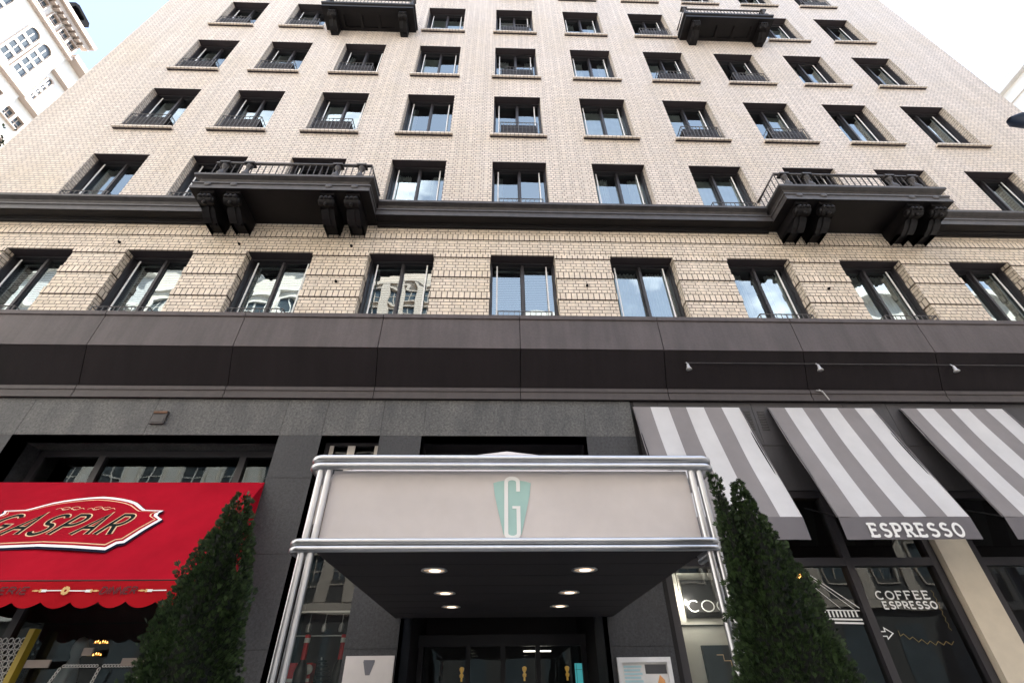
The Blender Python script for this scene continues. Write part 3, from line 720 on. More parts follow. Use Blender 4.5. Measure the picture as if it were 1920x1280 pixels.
pr_ = MB(); pr_.box(5.995, 6.44, -.03, .3, 0, 3.98)
obj('cream_pier', pr_, 'cream_paint', hotel)
pr_ = MB(); pr_.box(2.20, XR, .10, .3, 0, .449); obj('stall_riser', pr_, 'panel_grey', hotel)
# cafe and restaurant interiors
it = MB()
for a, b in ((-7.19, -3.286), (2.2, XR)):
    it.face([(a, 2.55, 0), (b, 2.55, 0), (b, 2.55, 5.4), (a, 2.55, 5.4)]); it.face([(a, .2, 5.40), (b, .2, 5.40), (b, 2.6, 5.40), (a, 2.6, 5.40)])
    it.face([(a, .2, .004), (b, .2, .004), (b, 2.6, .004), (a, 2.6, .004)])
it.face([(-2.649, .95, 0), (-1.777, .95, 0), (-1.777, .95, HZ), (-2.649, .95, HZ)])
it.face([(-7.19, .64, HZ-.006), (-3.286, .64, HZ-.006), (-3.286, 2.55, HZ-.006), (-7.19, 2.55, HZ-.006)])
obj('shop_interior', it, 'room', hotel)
# white lettering and drawings on the cafe glass
dc = MB(); F_ = lambda x0, z0, y=.11: (lambda u, v, o: (x0+u, y-o, z0+v))
lettering(dc, 'COFFEE', .088, .017, F_(4.955, 2.60), slab=.014, gap=.36, fit=.70)
lettering(dc, 'ESPRESSO', .076, .018, F_(5.00, 2.49), gap=.34, fit=.70)
def zz(pts, wd, y=.112): ribbon(dc, pts, wd, F_(0, 0, y), .003)
zz([(4.12, 2.93), (4.67, 2.50)], .010); zz([(4.12, 2.90), (4.60, 2.48)], .006); zz([(4.16, 2.76), (4.42, 2.50)], .006)
for k in range(9): zz([(4.20+k*.05, 2.47), (4.20+k*.05, 2.40)], .022)
zz([(4.15, 2.48), (4.66, 2.47)], .012); zz([(4.2, 2.38), (4.65, 2.37)], .02); zz([(4.28, 2.34), (4.65, 2.33)], .02)
zz([(4.80, 3.0), (4.80, 2.28)], .018); zz([(4.80, 2.24), (4.88, 2.24), (4.88, 2.28), (4.97, 2.22), (4.88, 2.16), (4.88, 2.19), (4.80, 2.19)], .012)
obj('window_lettering', dc, 'sign_white', cw)
dg = MB(); zg = [(5.05, 2.25)]
for k in range(14): zg.append((5.05+.05*k, 2.20-.10*math.sin(min(1, k/8)*1.4)+(.03 if k % 2 else -.01)))
ribbon(dg, zg, .007, F_(0, 0, .112), .003)
ribbon(dg, [(5.72+.02*(k % 2), 2.7-.035*k) for k in range(14)], .006, F_(0, 0, .112), .003)
obj('gold_drawing', dg, 'faint_gold', cw)
# pale wall with a black panel inside the near bay, lettered in white
iw = MB(); iw.box(2.25, 3.9, .26, .30, 1.0, 2.95); ib = obj('display_wall', iw, 'stone_cream', hotel)
iw = MB(); iw.box(2.46, 3.45, .235, .258, 2.42, 2.86); iw.box(2.56, 3.3, .21, .258, 1.2, 2.12); iw.box(2.3, 3.9, .245, .258, 2.33, 2.345); obj('black_panel', iw, 'black_plastic', ib)
iw = MB(); lettering(iw, 'COCO', .125, .013, F_(2.50, 2.49, .235), gap=.22, fit=.72); obj('panel_lettering', iw, 'sign_white', ib)
iw = MB(); ribbon(iw, [(2.72, 2.02), (2.80, 2.02), (2.80, 1.96), (2.88, 1.96), (2.88, 1.90), (2.96, 1.90), (2.96, 1.82)], .01, F_(0, 0, .21), .003)
ribbon(iw, [(3.02, 2.1), (3.04, 1.25)], .012, F_(0, 0, .21), .003); ribbon(iw, [(3.16, 2.1), (3.2, 1.25)], .012, F_(0, 0, .21), .003)
obj('line_drawing', iw, 'cream_line', ib)
del base

# ================================================================== red awning
ra = thing('red_awning', 'bright red sloping restaurant awning with a shield emblem, scalloped valance and gold arrows', 'awning', (-5.24, 0, 4.1))
AX0, AX1, AY, AZ0, AZ1 = -7.2, -3.28, -1.06, 4.10, 2.655
sl = math.hypot(AY, AZ0-AZ1); dY, dZ = AY/sl, (AZ1-AZ0)/sl; nY, nZ = dZ, -dY      # normal pointing out of the slope
m = MB(); rows = []
for k in range(13):
    t = k/12*sl; rows.append([(AX0+(AX1-AX0)*i/24, dY*t+.012*math.sin(PI*k/12)*math.sin(i*.52), AZ0+dZ*t-.014*math.sin(PI*k/12)+.006*math.sin(i*.9+k*.5)*math.sin(PI*k/12)) for i in range(25)])
m.grid([r[::-1] for r in rows]); obj('canopy', m, 'red_cloth', ra)
for x in (AX0, AX1):
    m = MB(); m.face([(x, 0, AZ0), (x, AY, AZ1), (x, 0, AZ1)]); obj('side_panel', m, 'red_cloth', ra)
m = MB(); rows = [[], [], []]; per = .285; n = 180
for i in range(n+1):
    x = AX0+(AX1-AX0)*i/n; ph = ((x-AX0)/per) % 1
    low = 2.452-.060*math.sin(PI*ph)**.75
    wv = .010*math.sin(x*6.1)+.006*math.sin(x*13)
    rows[0].append((x, AY-.004, AZ1-.012)); rows[1].append((x, AY-.012-wv*.5, 2.52)); rows[2].append((x, AY-.016-wv, low))
m.grid(rows); 
vl = obj('valance', m, 'valance_red', ra)
m = MB(); m.tube([(AX0, AY+.01, AZ1-.004), (AX1, AY+.01, AZ1-.004)], .012, 6); m.tube([(AX0+.02, 0, 2.7), (AX0+.02, AY+.02, AZ1-.03)], .012, 6); m.tube([(AX1-.02, 0, 2.7), (AX1-.02, AY+.02, AZ1-.03)], .012, 6)
obj('frame', m, 'iron', ra)
def onA(u, v, o):      # u: metres right of centre, v: metres down the slope
    k = v/sl*12; i = (u+5.24+AX0*0-(-0))*0
    return (-5.24+u, dY*v+nY*(o+.010), AZ0+dZ*v+nZ*(o+.010))
HALF = [(0, .354), (.15, .370), (.30, .401), (.43, .44), (.542, .49), (.62, .545), (.687, .596), (.748, .634), (.988, .650), (.955, .70), (.975, .755), (1.085, .826), (1.0, 1.02), (.93, 1.245), (.86, 1.262), (.806, 1.364), (.407, 1.325), (0, 1.30)]
OUT = HALF+[(-a, b) for a, b in HALF[-2:0:-1]]
def inset(k, dx=0, dy=0):
    c = .84; return [(a*(1-k*.95)+dx, c+(b-c)*(1-k*1.9)+dy) for a, b in OUT]
def shield(name, pts, mat, off):
    m = MB(); cen = (0, .85)
    for i in range(len(pts)):
        j = (i+1) % len(pts); m.face([onA(*cen, off), onA(*pts[j], off), onA(*pts[i], off)])
    return obj(name, m, mat, em)
m = MB(); pts = inset(-.022, .006, .018); cen = (0, .85)
for i in range(len(pts)): j = (i+1) % len(pts); m.face([onA(*cen, .003), onA(*pts[j], .003), onA(*pts[i], .003)])
em = obj('emblem', m, 'navy', ra)
shield('white_border', inset(0), 'sign_white', .005); shield('red_field', inset(.045), 'red_cloth', .007); shield('gold_line', inset(.075), 'cream_line', .009); shield('inner_field', inset(.092), 'red_cloth', .011)
fl_ = lambda u, v, o: onA(u, 1.11-v, o)
for mat, wd, o in (('cream_line', .072, .013), ('ink', .044, .017)):
    m = MB(); lettering(m, 'GASPAR', .355, wd, fl_, x0=-.90, gap=.30, xs=.74, shear=.26, off=o, fit=1.56); obj('lettering', m, mat, em)
m = MB(); zf = lambda u, v, o: onA(u, .63-v, o)
for s_ in (-1, 1):
    ribbon(m, [(s_*(.02+.012*k), .02*math.sin(k*.55)) for k in range(30)], .007, zf, .013)
    ribbon(m, arc(s_*.14, .02, .05, .028, 0, 300, 12), .007, zf, .0135); ribbon(m, arc(s_*.25, .015, .045, .025, 40, 330, 12), .007, zf, .014)
obj('flourish', m, 'cream_line', em)
FV = lambda x0, z0: (lambda u, v, o: (x0+u, AY-.021-o-.010*math.sin((x0+u)*6.1)*.5, z0+v))
for tx_, x_, z_, f_ in (('ROTISSERIE', -5.62, 2.522, .80), ('DINNER', -4.085, 2.520, .36)):
    m = MB(); lettering(m, tx_, .062, .014, FV(x_, z_), gap=.24, shear=.25, fit=f_, off=.004); obj('valance_lettering', m, 'valance_ink', vl)
def spear(a, b, z):
    m = MB()
    f = FV(0, z); s_ = 1 if b > a else -1
    ribbon(m, [(a, 0), (b, .003)], .010, f, .004, 0)
    ribbon(m, [(a+s_*.07, 0), (a+s_*.02, 0)], .024, f, .0045, 0)
    ribbon(m, [(a+s_*.02, 0), (a, 0)], .030, f, .005, 1); ribbon(m, [(a-s_*.002, 0), (a-s_*.07, 0)], .009, f, .0045, 1); ribbon(m, [(a-s_*.02, 0), (a-s_*.05, 0)], .017, f, .0047, 1)
    obj('gold_arrow', m, ['sign_white', 'gold_paint'], vl)
spear(-4.70, -4.46, 2.552); spear(-4.17, -4.42, 2.549); spear(-3.63, -3.42, 2.549)
m = MB()
for k in range(8):
    a = PI*k/4; ribbon(m, [(-4.443+.012*math.cos(a), .012*math.sin(a)), (-4.443+.042*math.cos(a), .040*math.sin(a))], .024, FV(0, 2.553), .005+.0002*k, 1)
obj('gold_rosette', m, ['sign_white', 'gold_paint'], vl)

# ================================================================== striped awnings
sx0, sx1, sy0, sy1, sz0, sz1, sz2 = 0, 1.73, -.03, -.625, 5.33, 3.425, 3.145
def make_striped(label, letters):
    t = thing('striped_awning', label, 'awning', (2.165, 0, 5.33), 'striped awnings over the cafe')
    o = t.location
    m = MB(); n = 6
    for k in range(n):
        a, b = 1.73*k/n, 1.73*(k+1)/n; rows = []
        for j in range(17):
            q = j/16; bow = .018*math.sin(PI*q)
            rows.append([(x, -.03+(-.595)*q+bow+.011*math.sin(x*7.3+q*5)*math.sin(PI*q)+.006*math.sin(x*17-q*9)*q+(.022*math.sin(PI*x/1.73)*math.sin(PI*q)), -1.905*q-bow*.3) for x in (b, b-.07, b-.144, b-.216, a)])
        m.grid(rows, k % 2)
    obj('canopy', m, ['stripe_grey', 'stripe_white'], t, (0, 0, 0))
    m = MB(); m.grid([[(1.73-1.73*i/12, -.625-.004*math.sin(i), -1.905) for i in range(13)], [(1.73-1.73*i/12, -.635-.010*math.sin(i*.9), -2.185) for i in range(13)]])
    v = obj('valance', m, 'valance_grey', t, (0, 0, 0))
    for x in (0, 1.73):
        m = MB(); m.face([(x, -.03, 0), (x, -.06, -.02), (x, -.625, -1.905), (x, -.60, -1.905)]); obj('side_hem', m, 'valance_grey', t, (0, 0, 0))
    m = MB()
    for x in (.02, 1.71): m.tube([(x, .0, -1.60), (x, -.605, -1.90)], .012, 6); m.tube([(x, .0, -.03), (x, -.605, -1.90)], .012, 6)
    m.tube([(.02, -.605, -1.91), (1.71, -.605, -1.91)], .014, 6); m.tube([(.02, .03, -.015), (1.71, .03, -.015)], .02, 6)
    obj('frame', m, 'iron', t, (0, 0, 0))
    if letters:
        m = MB(); f = lambda u, w_, q: (.33+u, -.639-q-.010*abs(math.sin((.33+u)*6)), -2.150+w_)
        lettering(m, letters, .148, .033, f, gap=.46, slab=.030, fit=1.18, off=.006, each=lambda q_: obj('letter', q_, 'sign_white', v, (0, 0, 0)))
    return t
a1 = make_striped('grey and white striped awning nearest the hotel entrance, no lettering in view', '')
a3 = copy_tree(a1); a3.location.x = 6.54; a3['label'] = 'grey and white striped awning at the right edge, cut off by the frame'
a2 = make_striped('middle grey and white striped awning with white ESPRESSO lettering on its valance', 'ESPRESSO'); a2.location.x = 4.355

# ================================================================== entrance marquee
MXc = .113; mq = thing('entrance_marquee', 'boxy entrance marquee with beige fabric front, silver tube trim and teal emblem', 'marquee', (MXc, -1.7, 0))
def band(z, r, hx=1.385, MXc=.113, yf=-3.35, cr=.07):
    yb_ = -.02 if z > 2.7 else yf+.42
    pts = [(MXc-hx, yb_, z), (MXc-hx, yf+cr, z)]
    pts += [(MXc-hx+cr-cr*math.cos(a), yf+cr-cr*math.sin(a), z) for a in [PI/2*k/7 for k in range(1, 8)]]
    pts += [(MXc+hx-cr+cr*math.sin(a), yf+cr-cr*math.cos(a), z) for a in [PI/2*k/7 for k in range(0, 8)]]
    pts += [(MXc+hx, yb_, z)]
    m = MB(); m.tube(pts, r, 12); return m
for z, r, hx, xc in ((3.030, .0265, 1.468, .128), (2.973, .0265, 1.468, .128), (2.450, .0215, 1.437, .085), (2.405, .0215, 1.437, .085)):
    m = band(z, r, hx, xc); obj('tube_rail', m, 'alu', mq)
for sx in (-1, 1):
    for dx in (0, .058):
        m = MB(); x = MXc+sx*(1.385-dx); m.tube([(x, -3.325, .02), (x, -3.325, 2.95)], .024, 12); m.lathe([(.05, 0), (.05, .02), (.03, .04)], (x, -3.325, 0), 12); obj('post', m, 'alu', mq)
m = MB(); x0, x1 = MXc-1.30, MXc+1.30
m.box(x0, x1, -3.30, -3.24, 2.47, 2.955)
for sx in (x0-.03, x1-.01): m.box(sx, sx+.04, -3.235, -.03, 2.47, 2.955)
fa = obj('fascia', m, 'marquee_cloth', mq)
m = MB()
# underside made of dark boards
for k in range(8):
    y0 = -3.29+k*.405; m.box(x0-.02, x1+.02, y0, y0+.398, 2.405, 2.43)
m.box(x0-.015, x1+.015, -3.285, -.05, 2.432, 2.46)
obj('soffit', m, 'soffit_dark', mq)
m = MB(); ap = (MXc, -1.75, 3.80); c4 = [(x0, -3.27, 2.96), (x1, -3.27, 2.96), (x1, -.03, 2.96), (x0, -.03, 2.96)]
for k in range(4): m.face([c4[k], c4[(k+1) % 4], ap])
obj('roof', m, 'marquee_cloth', mq)
for x in (MXc-.585, MXc+.575):
    for y in (-2.70, -1.73, -.92):
        m = MB(); m.lathe([(.098, 0), (.102, -.006), (.084, -.008), (.080, .0)], (x, y, 2.405), 20)
        d = obj('downlight', m, 'alu', mq)
        m = MB(); m.lathe([(.079, .0), (.079, .002)], (x, y, 2.4005), 20, 1); m.lathe([(.046, .0), (.046, .002)], (x+.006, y, 2.3975), 20); m.box(x-.0795, x-.040, y-.003, y+.003, 2.394, 2.3965, 2); obj('lamp', m, ['downlight', 'reflector', 'black_plastic'], d)
FE = lambda u, v, o: (MXc+u, -3.30-o, 2.475+v)
m = MB(); tp = [(-.136, .388), (-.10, .40), (-.05, .408), (0, .41), (.05, .408), (.10, .40), (.136, .388), (.125, .30), (.105, .21), (.062, .03), (.03, .015), (-.03, .015), (-.062, .03), (-.105, .21), (-.125, .30)]
for i in range(len(tp)): m.face([FE(0, .2, .004), FE(*tp[i], .004), FE(*tp[(i+1) % len(tp)], .004)])
e2 = obj('emblem', m, 'teal', mq)
m = MB()
ribbon(m, [(.043, .325), (.043, .395)]+arc(0, .395, .043, .028, 0, 180, 10)+[(-.043, .395), (-.043, .035)]+arc(0, .035, .043, .028, 180, 360, 10)+[(.043, .035), (.043, .215)], .028, FE, .008)
ribbon(m, [(.057, .212), (-.0, .212)], .018, FE, .009)
obj('letter', m, 'sign_white', e2)

# plaque and poster on the entrance piers
pq = thing('hotel_plaque', 'pale metal plaque with a fan emblem on the granite pier left of the entrance', 'sign', (-1.44, 0, 1.3))
m = MB(); m.box(-1.725, -1.165, -.035, -.002, .98, 2.03); obj('plate', m, 'steel_plate', pq)
m = MB()
for k in range(5):
    a = (k-2)*.028; b_ = (k-2)*.012
    m.face([(-1.45+b_-.006, -.039, 1.86), (-1.45+b_+.006, -.039, 1.86), (-1.45+a+.012, -.039, 1.985-abs(k-2)*.004), (-1.45+a-.012, -.039, 1.985-abs(k-2)*.004)])
m.face([(-1.515, -.0375, 1.99), (-1.475, -.0375, 1.845), (-1.425, -.0375, 1.845), (-1.385, -.0375, 1.99)][::1])
obj('emblem', m, ['pewter'], pq)
po = thing('poster_frame', 'white framed poster with pale blue picture on the granite pier right of the entrance', 'poster', (1.75, 0, 1.3))
m = MB(); X0, X1, Z0, Z1 = 1.43, 2.06, 1.05, 1.99
m.box(X0, X1, -.05, -.002, Z1-.05, Z1); m.box(X0, X1, -.05, -.002, Z0, Z0+.05); m.box(X0, X0+.05, -.048, -.003, Z0+.05, Z1-.05); m.box(X1-.05, X1, -.048, -.003, Z0+.05, Z1-.05); obj('frame', m, 'white_paint', po)
m = MB(); m.box(X0+.05, X1-.05, -.02, -.003, Z0+.05, Z1-.05)
for k in range(6): m.box(X0+.07, X0+.28-.02*(k % 2), -.024, -.021, Z1-.10-k*.035, Z1-.08-k*.035, 1)
m.box(X0+.32, X1-.06, -.024, -.021, Z1-.16, Z1-.07, 2); m.face([(X0+.40, -.025, Z1-.35), (X1-.1, -.025, Z1-.35), (X1-.1, -.025, Z1-.22), (X0+.48, -.025, Z1-.17)], 3)
obj('picture', m, ['paper_white', 'poster_blue', 'poster_dark', 'poster_orange'], po)

# ================================================================== lamps over the cafe, sconces, wine display
rt = MB(); rt.tube([(3.12, -.225, 6.06), (9.8, -.225, 6.06)], .008, 6); tag(obj('lamp_rail', rt, 'iron_worn'), 'thin dark rail carrying three small spotlights under the ledge', 'rail')
labs = ['small grey spotlight under the ledge, above the awning nearest the entrance', 'small grey spotlight under the ledge, above the ESPRESSO awning', 'small grey spotlight under the ledge, above the rightmost striped awning']
sp = thing('spotlight', labs[0], 'lamp', (3.14, -.235, 6.06), 'spotlights under the ledge')
m = MB(); m.tube([(0, 0, 0), (.0, -.03, -.06)], .010, 6); obj('arm', m, 'grey_metal', sp, (0, 0, 0))
m = MB(); m.lathe([(.014, 0), (.022, -.03), (.026, -.07), (.045, -.10), (.047, -.115), (0, -.116)], (0, -.03, -.045), 14); obj('lamp_head', m, 'grey_metal', sp, (0, 0, 0))
for lb_, x in zip(labs[1:], (5.34, 7.66)): c = copy_tree(sp); c.location.x = x; c['label'] = lb_
m = MB(); m.tube([(5.33, -.05, 5.66), (5.37, -.07, 5.60), (5.42, -.06, 5.46)], .010, 5); m.tube([(5.27, -.06, 5.64), (5.37, -.07, 5.62)], .008, 5)
tag(obj('wire_clip', m, 'grey_metal'), 'pale bent wire clip on the ledge above the ESPRESSO awning', 'clip')
scl = ['gold wall sconce in the dark lobby, leftmost of three', 'gold wall sconce in the dark lobby, middle one', 'gold wall sconce in the dark lobby, beside the teal panel']
sco = thing('wall_sconce', scl[0], 'lamp', (-.494, 1.98, 1.93), 'gold sconces in the lobby')
m = MB(); m.lathe([(0, -.06), (.025, -.05), (.03, -.02), (.012, 0), (.03, .03), (.035, .06), (.02, .075), (0, .08)], (0, 0, 0), 12); obj('shade', m, 'brass', sco, (0, 0, 0))
m = MB(); m.box(-.012, .012, .0, .05, -.10, .0); obj('bracket', m, 'brass', sco, (0, 0, 0))
for lb_, x in zip(scl[1:], (.445, 1.09)): c = copy_tree(sco); c.location.x = x; c['label'] = lb_
m = MB(); m.box(1.21, 1.355, 1.98, 2.0, 1.55, 2.04)
tl = thing('lobby_screen', 'small teal lit panel in the lobby right of the gold sconces', 'screen', (1.28, 2, 1.55)); obj('panel', m, 'teal_panel', tl)
m = MB(); m.box(1.20, 1.365, 1.985, 2.004, 1.53, 1.549); m.box(1.23, 1.235, 1.974, 1.979, 1.56, 2.03); m.box(1.215, 1.35, 1.974, 1.979, 1.96, 1.965); obj('border', m, 'frame_dark', tl)
cl_ = thing('ceiling_light', 'slim white strip light on the dark lobby ceiling', 'lamp', (.65, 2.0, 2.2)); m = MB(); m.tube([(.44, 2.0, 2.20), (.86, 2.0, 2.20)], .008, 6); obj('tube', m, 'glow_white', cl_)
m = MB(); m.box(.42, .88, 1.99, 2.01, 2.21, 2.225); obj('housing', m, 'frame_dark', cl_)
bl = ['red foil topped bottle in the wine window, standing beside the red box', 'red foil topped bottle in the wine window, half hidden by the granite pier']
bt = thing('wine_bottle', bl[0], 'bottle', (-2.37, .45, 1.60), 'bottles in the wine window')
m = MB(); m.lathe([(.04, .0), (.075, .02), (.078, .30), (.06, .37), (.032, .43), (.028, .46)], (0, 0, 0), 16); obj('glass_body', m, 'black_plastic', bt, (0, 0, 0))
m = MB(); m.lathe([(.036, .40), (.033, .44), (.030, .64), (.034, .645), (.034, .69), (0, .695)], (0, 0, 0), 14); obj('foil', m, 'bottle_foil', bt, (0, 0, 0))
m = MB(); m.lathe([(.0345, .605), (.0345, .655)], (0, 0, 0), 14); obj('neck_label', m, 'paper_white', bt, (0, 0, 0))
c = copy_tree(bt); c.location.x = -1.915; c['label'] = bl[1]
bx_ = thing('gift_box', 'red gift box with white ribbon in the wine window', 'box', (-2.5, .5, 1.6)); m = MB(); m.box(-2.60, -2.27, .52, .68, 1.62, 2.0); obj('carton', m, 'box_red', bx_)
m = MB(); m.box(-2.45, -2.41, .515, .5185, 1.62, 2.0); m.box(-2.60, -2.27, .513, .5165, 1.80, 1.84); m.lathe([(0, -.01), (.05, -.008), (.055, 0), (.03, .008), (0, .01)], (-2.30, .50, 1.93), 12, axis='y'); obj('ribbon', m, 'paper_white', bx_)
m = MB()
for k in range(6): m.lathe([(.10-.010*k, -.010), (.115-.011*k, 0), (.10-.010*k, .010)], (-2.07-.012*k, .46, 1.76+.05*k), 20, axis='z')
m.lathe([(.12, -.02), (.12, .01), (.09, .015)], (-2.07, .46, 1.70), 20)
cs = thing('coil_ornament', 'black coiled ornament between the two bottles in the wine window', 'ornament', (-2.07, .46, 1.58)); obj('coil', m, 'black_plastic', cs)
m = MB(); m.tube([(-2.07, .46, 1.60), (-2.15, .46, 2.05)], .012, 6); obj('stem', m, 'grey_metal', cs)
gk = thing('glass_rack', 'dark shelf with hanging stemmed glasses across the wine window', 'rack', (-2.2, .55, 2.5))
m = MB(); m.box(-2.64, -1.79, .50, .66, 2.545, 2.565); m.box(-2.64, -1.79, .50, .52, 2.28, 2.29); obj('shelf', m, 'grey_metal', gk)
for x in (-2.42, -2.22, -2.0):
    m = MB(); m.lathe([(.035, 0), (.006, -.01), (.005, -.10), (.03, -.13), (.036, -.18), (.030, -.21)], (x, .56, 2.54), 12); obj('stem_glass', m, 'grey_metal', gk)
sh = thing('display_shelf', 'low dark shelf inside the wine window carrying bottles and box', 'shelf', (-2.2, .6, 1.5))
m = MB(); m.box(-2.645, -1.78, .36, .93, 1.56, 1.598); obj('board', m, 'frame_dark', sh); m = MB(); m.box(-2.645, -1.78, .38, .40, .72, 1.555); obj('front', m, 'frame_dark', sh)
bu = thing('pale_bust', 'pale grey bust shape inside the restaurant window under the red awning', 'sculpture', (-5.50, .95, 1.7))
m = MB(); m.lathe([(.13, 0), (.12, .2), (.07, .34), (.05, .40), (.08, .46), (.085, .54), (.05, .62), (0, .64)], (0, 0, 0), 16); obj('figure', m, 'stone_grey', bu, (0, 0, 0)); m = MB(); m.box(-.15, .15, -.15, .15, -1.69, -.002); obj('plinth', m, 'frame_dark', bu, (0, 0, 0))
for i, (x, y, z, lb_) in enumerate(((-5.42, 1.2, 2.30, 'cluster of small orange candle bulbs inside the restaurant window, upper one'), (-5.44, 1.2, 2.16, 'cluster of small orange candle bulbs inside the restaurant window, lower one'))):
    cb = thing('candle_lamp', lb_, 'lamp', (x, y, z), 'orange lamps in the restaurant')
    m = MB()
    for k in range(6): m.lathe([(0, -.012), (.009, 0), (0, .018)], (-.08+.032*k, 0, .01*math.sin(k*2.3)), 6)
    obj('bulbs', m, 'glow_orange', cb, (0, 0, 0)); m = MB(); m.tube([(-.1, 0, -.015), (.1, 0, -.015)], .004, 5); obj('arm', m, 'brass', cb, (0, 0, 0))
pd = thing('pendant_lamp', 'small glowing orange pendant bulb inside the cafe window', 'lamp', (4.55, 1.0, 3.05)); m = MB(); m.lathe([(0, -.05), (.035, -.03), (.04, 0), (.02, .04), (0, .05)], (0, 0, 0), 12); obj('bulb', m, 'glow_orange', pd, (0, 0, 0)); m = MB(); m.tube([(0, 0, .05), (0, 0, 2.3)], .006, 5); obj('cord', m, 'iron', pd, (0, 0, 0))

dl = thing('display_lamp', 'small bright lamp in the cafe bay beside the black lettered panel', 'lamp', (2.40, .19, 2.66))
m = MB(); m.lathe([(0, -.03), (.022, -.015), (.024, .01), (0, .03)], (0, 0, 0), 10); obj('bulb', m, 'glow_white', dl, (0, 0, 0)); m = MB(); m.tube([(0, 0, .03), (0, 0, 1.3)], .004, 5); obj('cord', m, 'iron', dl, (0, 0, 0))
pl_d = bpy.data.lights.new('display_lamp_light', 'POINT'); pl_d.energy = 1.3; pl_d.color = (1, .93, .82); pl_d.shadow_soft_size = .03
pl_o = bpy.data.objects.new('display_lamp_light', pl_d); COL.objects.link(pl_o); pl_o.parent = dl; pl_o.location = (.10, -.045, -.05)
# ================================================================== conifers in pots
def conifer(label, base, tips, r_at, seed, n):
    rnd = random.Random(seed); t = thing('conifer_tree', label, 'tree', base, 'clipped conifers flanking the entrance')
    bx, by, bz = base; m = MB(); m.tube([(0, 0, .42), (0.01, 0, .9), (0, 0, 1.7)], [.05, .04, .025], 8); obj('trunk', m, 'bark', t, (0, 0, 0))
    cr = MB()
    for (tx, ty, tz, wgt, rs) in tips:
        zb = .55
        # dark inner mass keeps the crown closed like dense thuja growth
        rows = []
        for k in range(15):
            z = zb+(tz-.12-zb)*k/14; rr = r_at(tz-z)*rs*.52; cx_, cy_ = tx*(z-zb)/(tz-zb), ty*(z-zb)/(tz-zb)
            rows.append([(cx_+rr*(1+.28*math.sin(3*a+k*1.3)+.12*math.sin(7*a-k*.8))*math.cos(a), cy_+rr*(1+.28*math.sin(3*a+k*1.3))*math.sin(a), z) for a in [2*PI*i/18 for i in range(18)]])
        cr.grid(rows, 1, True, True)
        for i in range(int(n*wgt)):
            u = rnd.random()**.60; z = tz-(tz-zb)*u
            a = rnd.uniform(0, 2*PI); lump = .90+.13*math.sin(2.3*a+z*7+seed)+.08*math.sin(5*a-z*13)
            stray = rnd.random() < .05; rr = r_at(tz-z)*rs*lump*(1-.40*rnd.random()**1.5)*(1.10 if stray else 1)
            f = (z-zb)/(tz-zb); c = Vector((tx*f+rr*math.cos(a), ty*f+rr*math.sin(a), z))
            outv = Vector((math.cos(a), math.sin(a), rnd.uniform(.5, 1.7))).normalized()
            side = outv.cross(Vector((rnd.uniform(-1, 1), rnd.uniform(-1, 1), rnd.uniform(-.3, .3)))).normalized()
            L_ = rnd.uniform(.020, .040)*(1.0 if u > .06 else 1.2)*(1.35 if stray else 1); nrm = outv.cross(side)
            q = 0
            for (s0, ang, ln) in ((0, 0, 1), (.25, .65, .62), (.25, -.65, .62), (.5, .6, .5), (.5, -.6, .5)):
                o = c+outv*L_*s0; d = (outv*math.cos(ang)+side*math.sin(ang)).normalized()*L_*ln; wv = d.cross(nrm).normalized()*L_*.10
                o = o+nrm*(.0006*q); q += 1
                cr.face([o-wv*.5, o+d*.55-wv, o+d, o+d*.55+wv], 0)
    obj('crown', cr, ['needle', 'crown_shade'], t, (0, 0, 0))
    return t
prof_l = lambda d: .03+.30*min(1, (d/1.15))**.78 if d > 0 else .02
conifer('dense dark conifer in front of the red awning, left of the entrance', (-1.60, -3.6, 0), [(-.03, 0, 2.67, 1, 1)], lambda d: .025+.29*min(1, d/1.1)**.80, 3, 24000)
conifer('dark conifer with two feathery tips beside the striped awnings, right of the entrance', (1.56, -3.72, 0), [(-.15, .0, 2.775, .34, .50), (.00, 0, 2.71, .85, 1.10)], lambda d: .014+.33*min(1, d/1.15)**1.02, 11, 24000)
for x, y, lb_ in ((-1.60, -3.6, 'round dark planter under the left conifer'), (1.56, -3.72, 'round dark planter under the right conifer')):
    t = thing('planter', lb_, 'planter', (x, y, 0), 'planters at the entrance')
    m = MB(); m.lathe([(.20, 0), (.22, .02), (.30, .44), (.33, .45), (.33, .52), (.29, .52), (.28, .46), (0, .46)], (0, 0, 0), 24); obj('pot', m, 'planter_clay', t, (0, 0, 0))

# ================================================================== street lamp reaching in from the right
sl_ = thing('street_lamp', 'dark blue street lamp head reaching in from the right edge', 'street lamp', (10.4, -3.2, 0))
m = MB(); m.tube([(10.4, -3.2, 0), (10.4, -3.2, 8.6), (10.2, -3.12, 9.0), (9.6, -3.05, 8.98), (8.9, -3.0, 8.93)], [.09, .06, .05, .045, .04], 10); obj('pole', m, 'lamp_blue', sl_)
m = MB(); m.grid([[(x, -3.0+wd*math.cos(a), 8.885+hz+th*math.sin(a)) for a in [2*PI*k/10 for k in range(10)]] for x, wd, th, hz in ((8.95, .05, .05, .04), (8.85, .13, .07, .02), (8.5, .15, .075, .0), (8.2, .12, .05, .0), (8.08, .05, .02, .0))], 0, True, True); obj('lamp_head', m, 'lamp_blue', sl_)

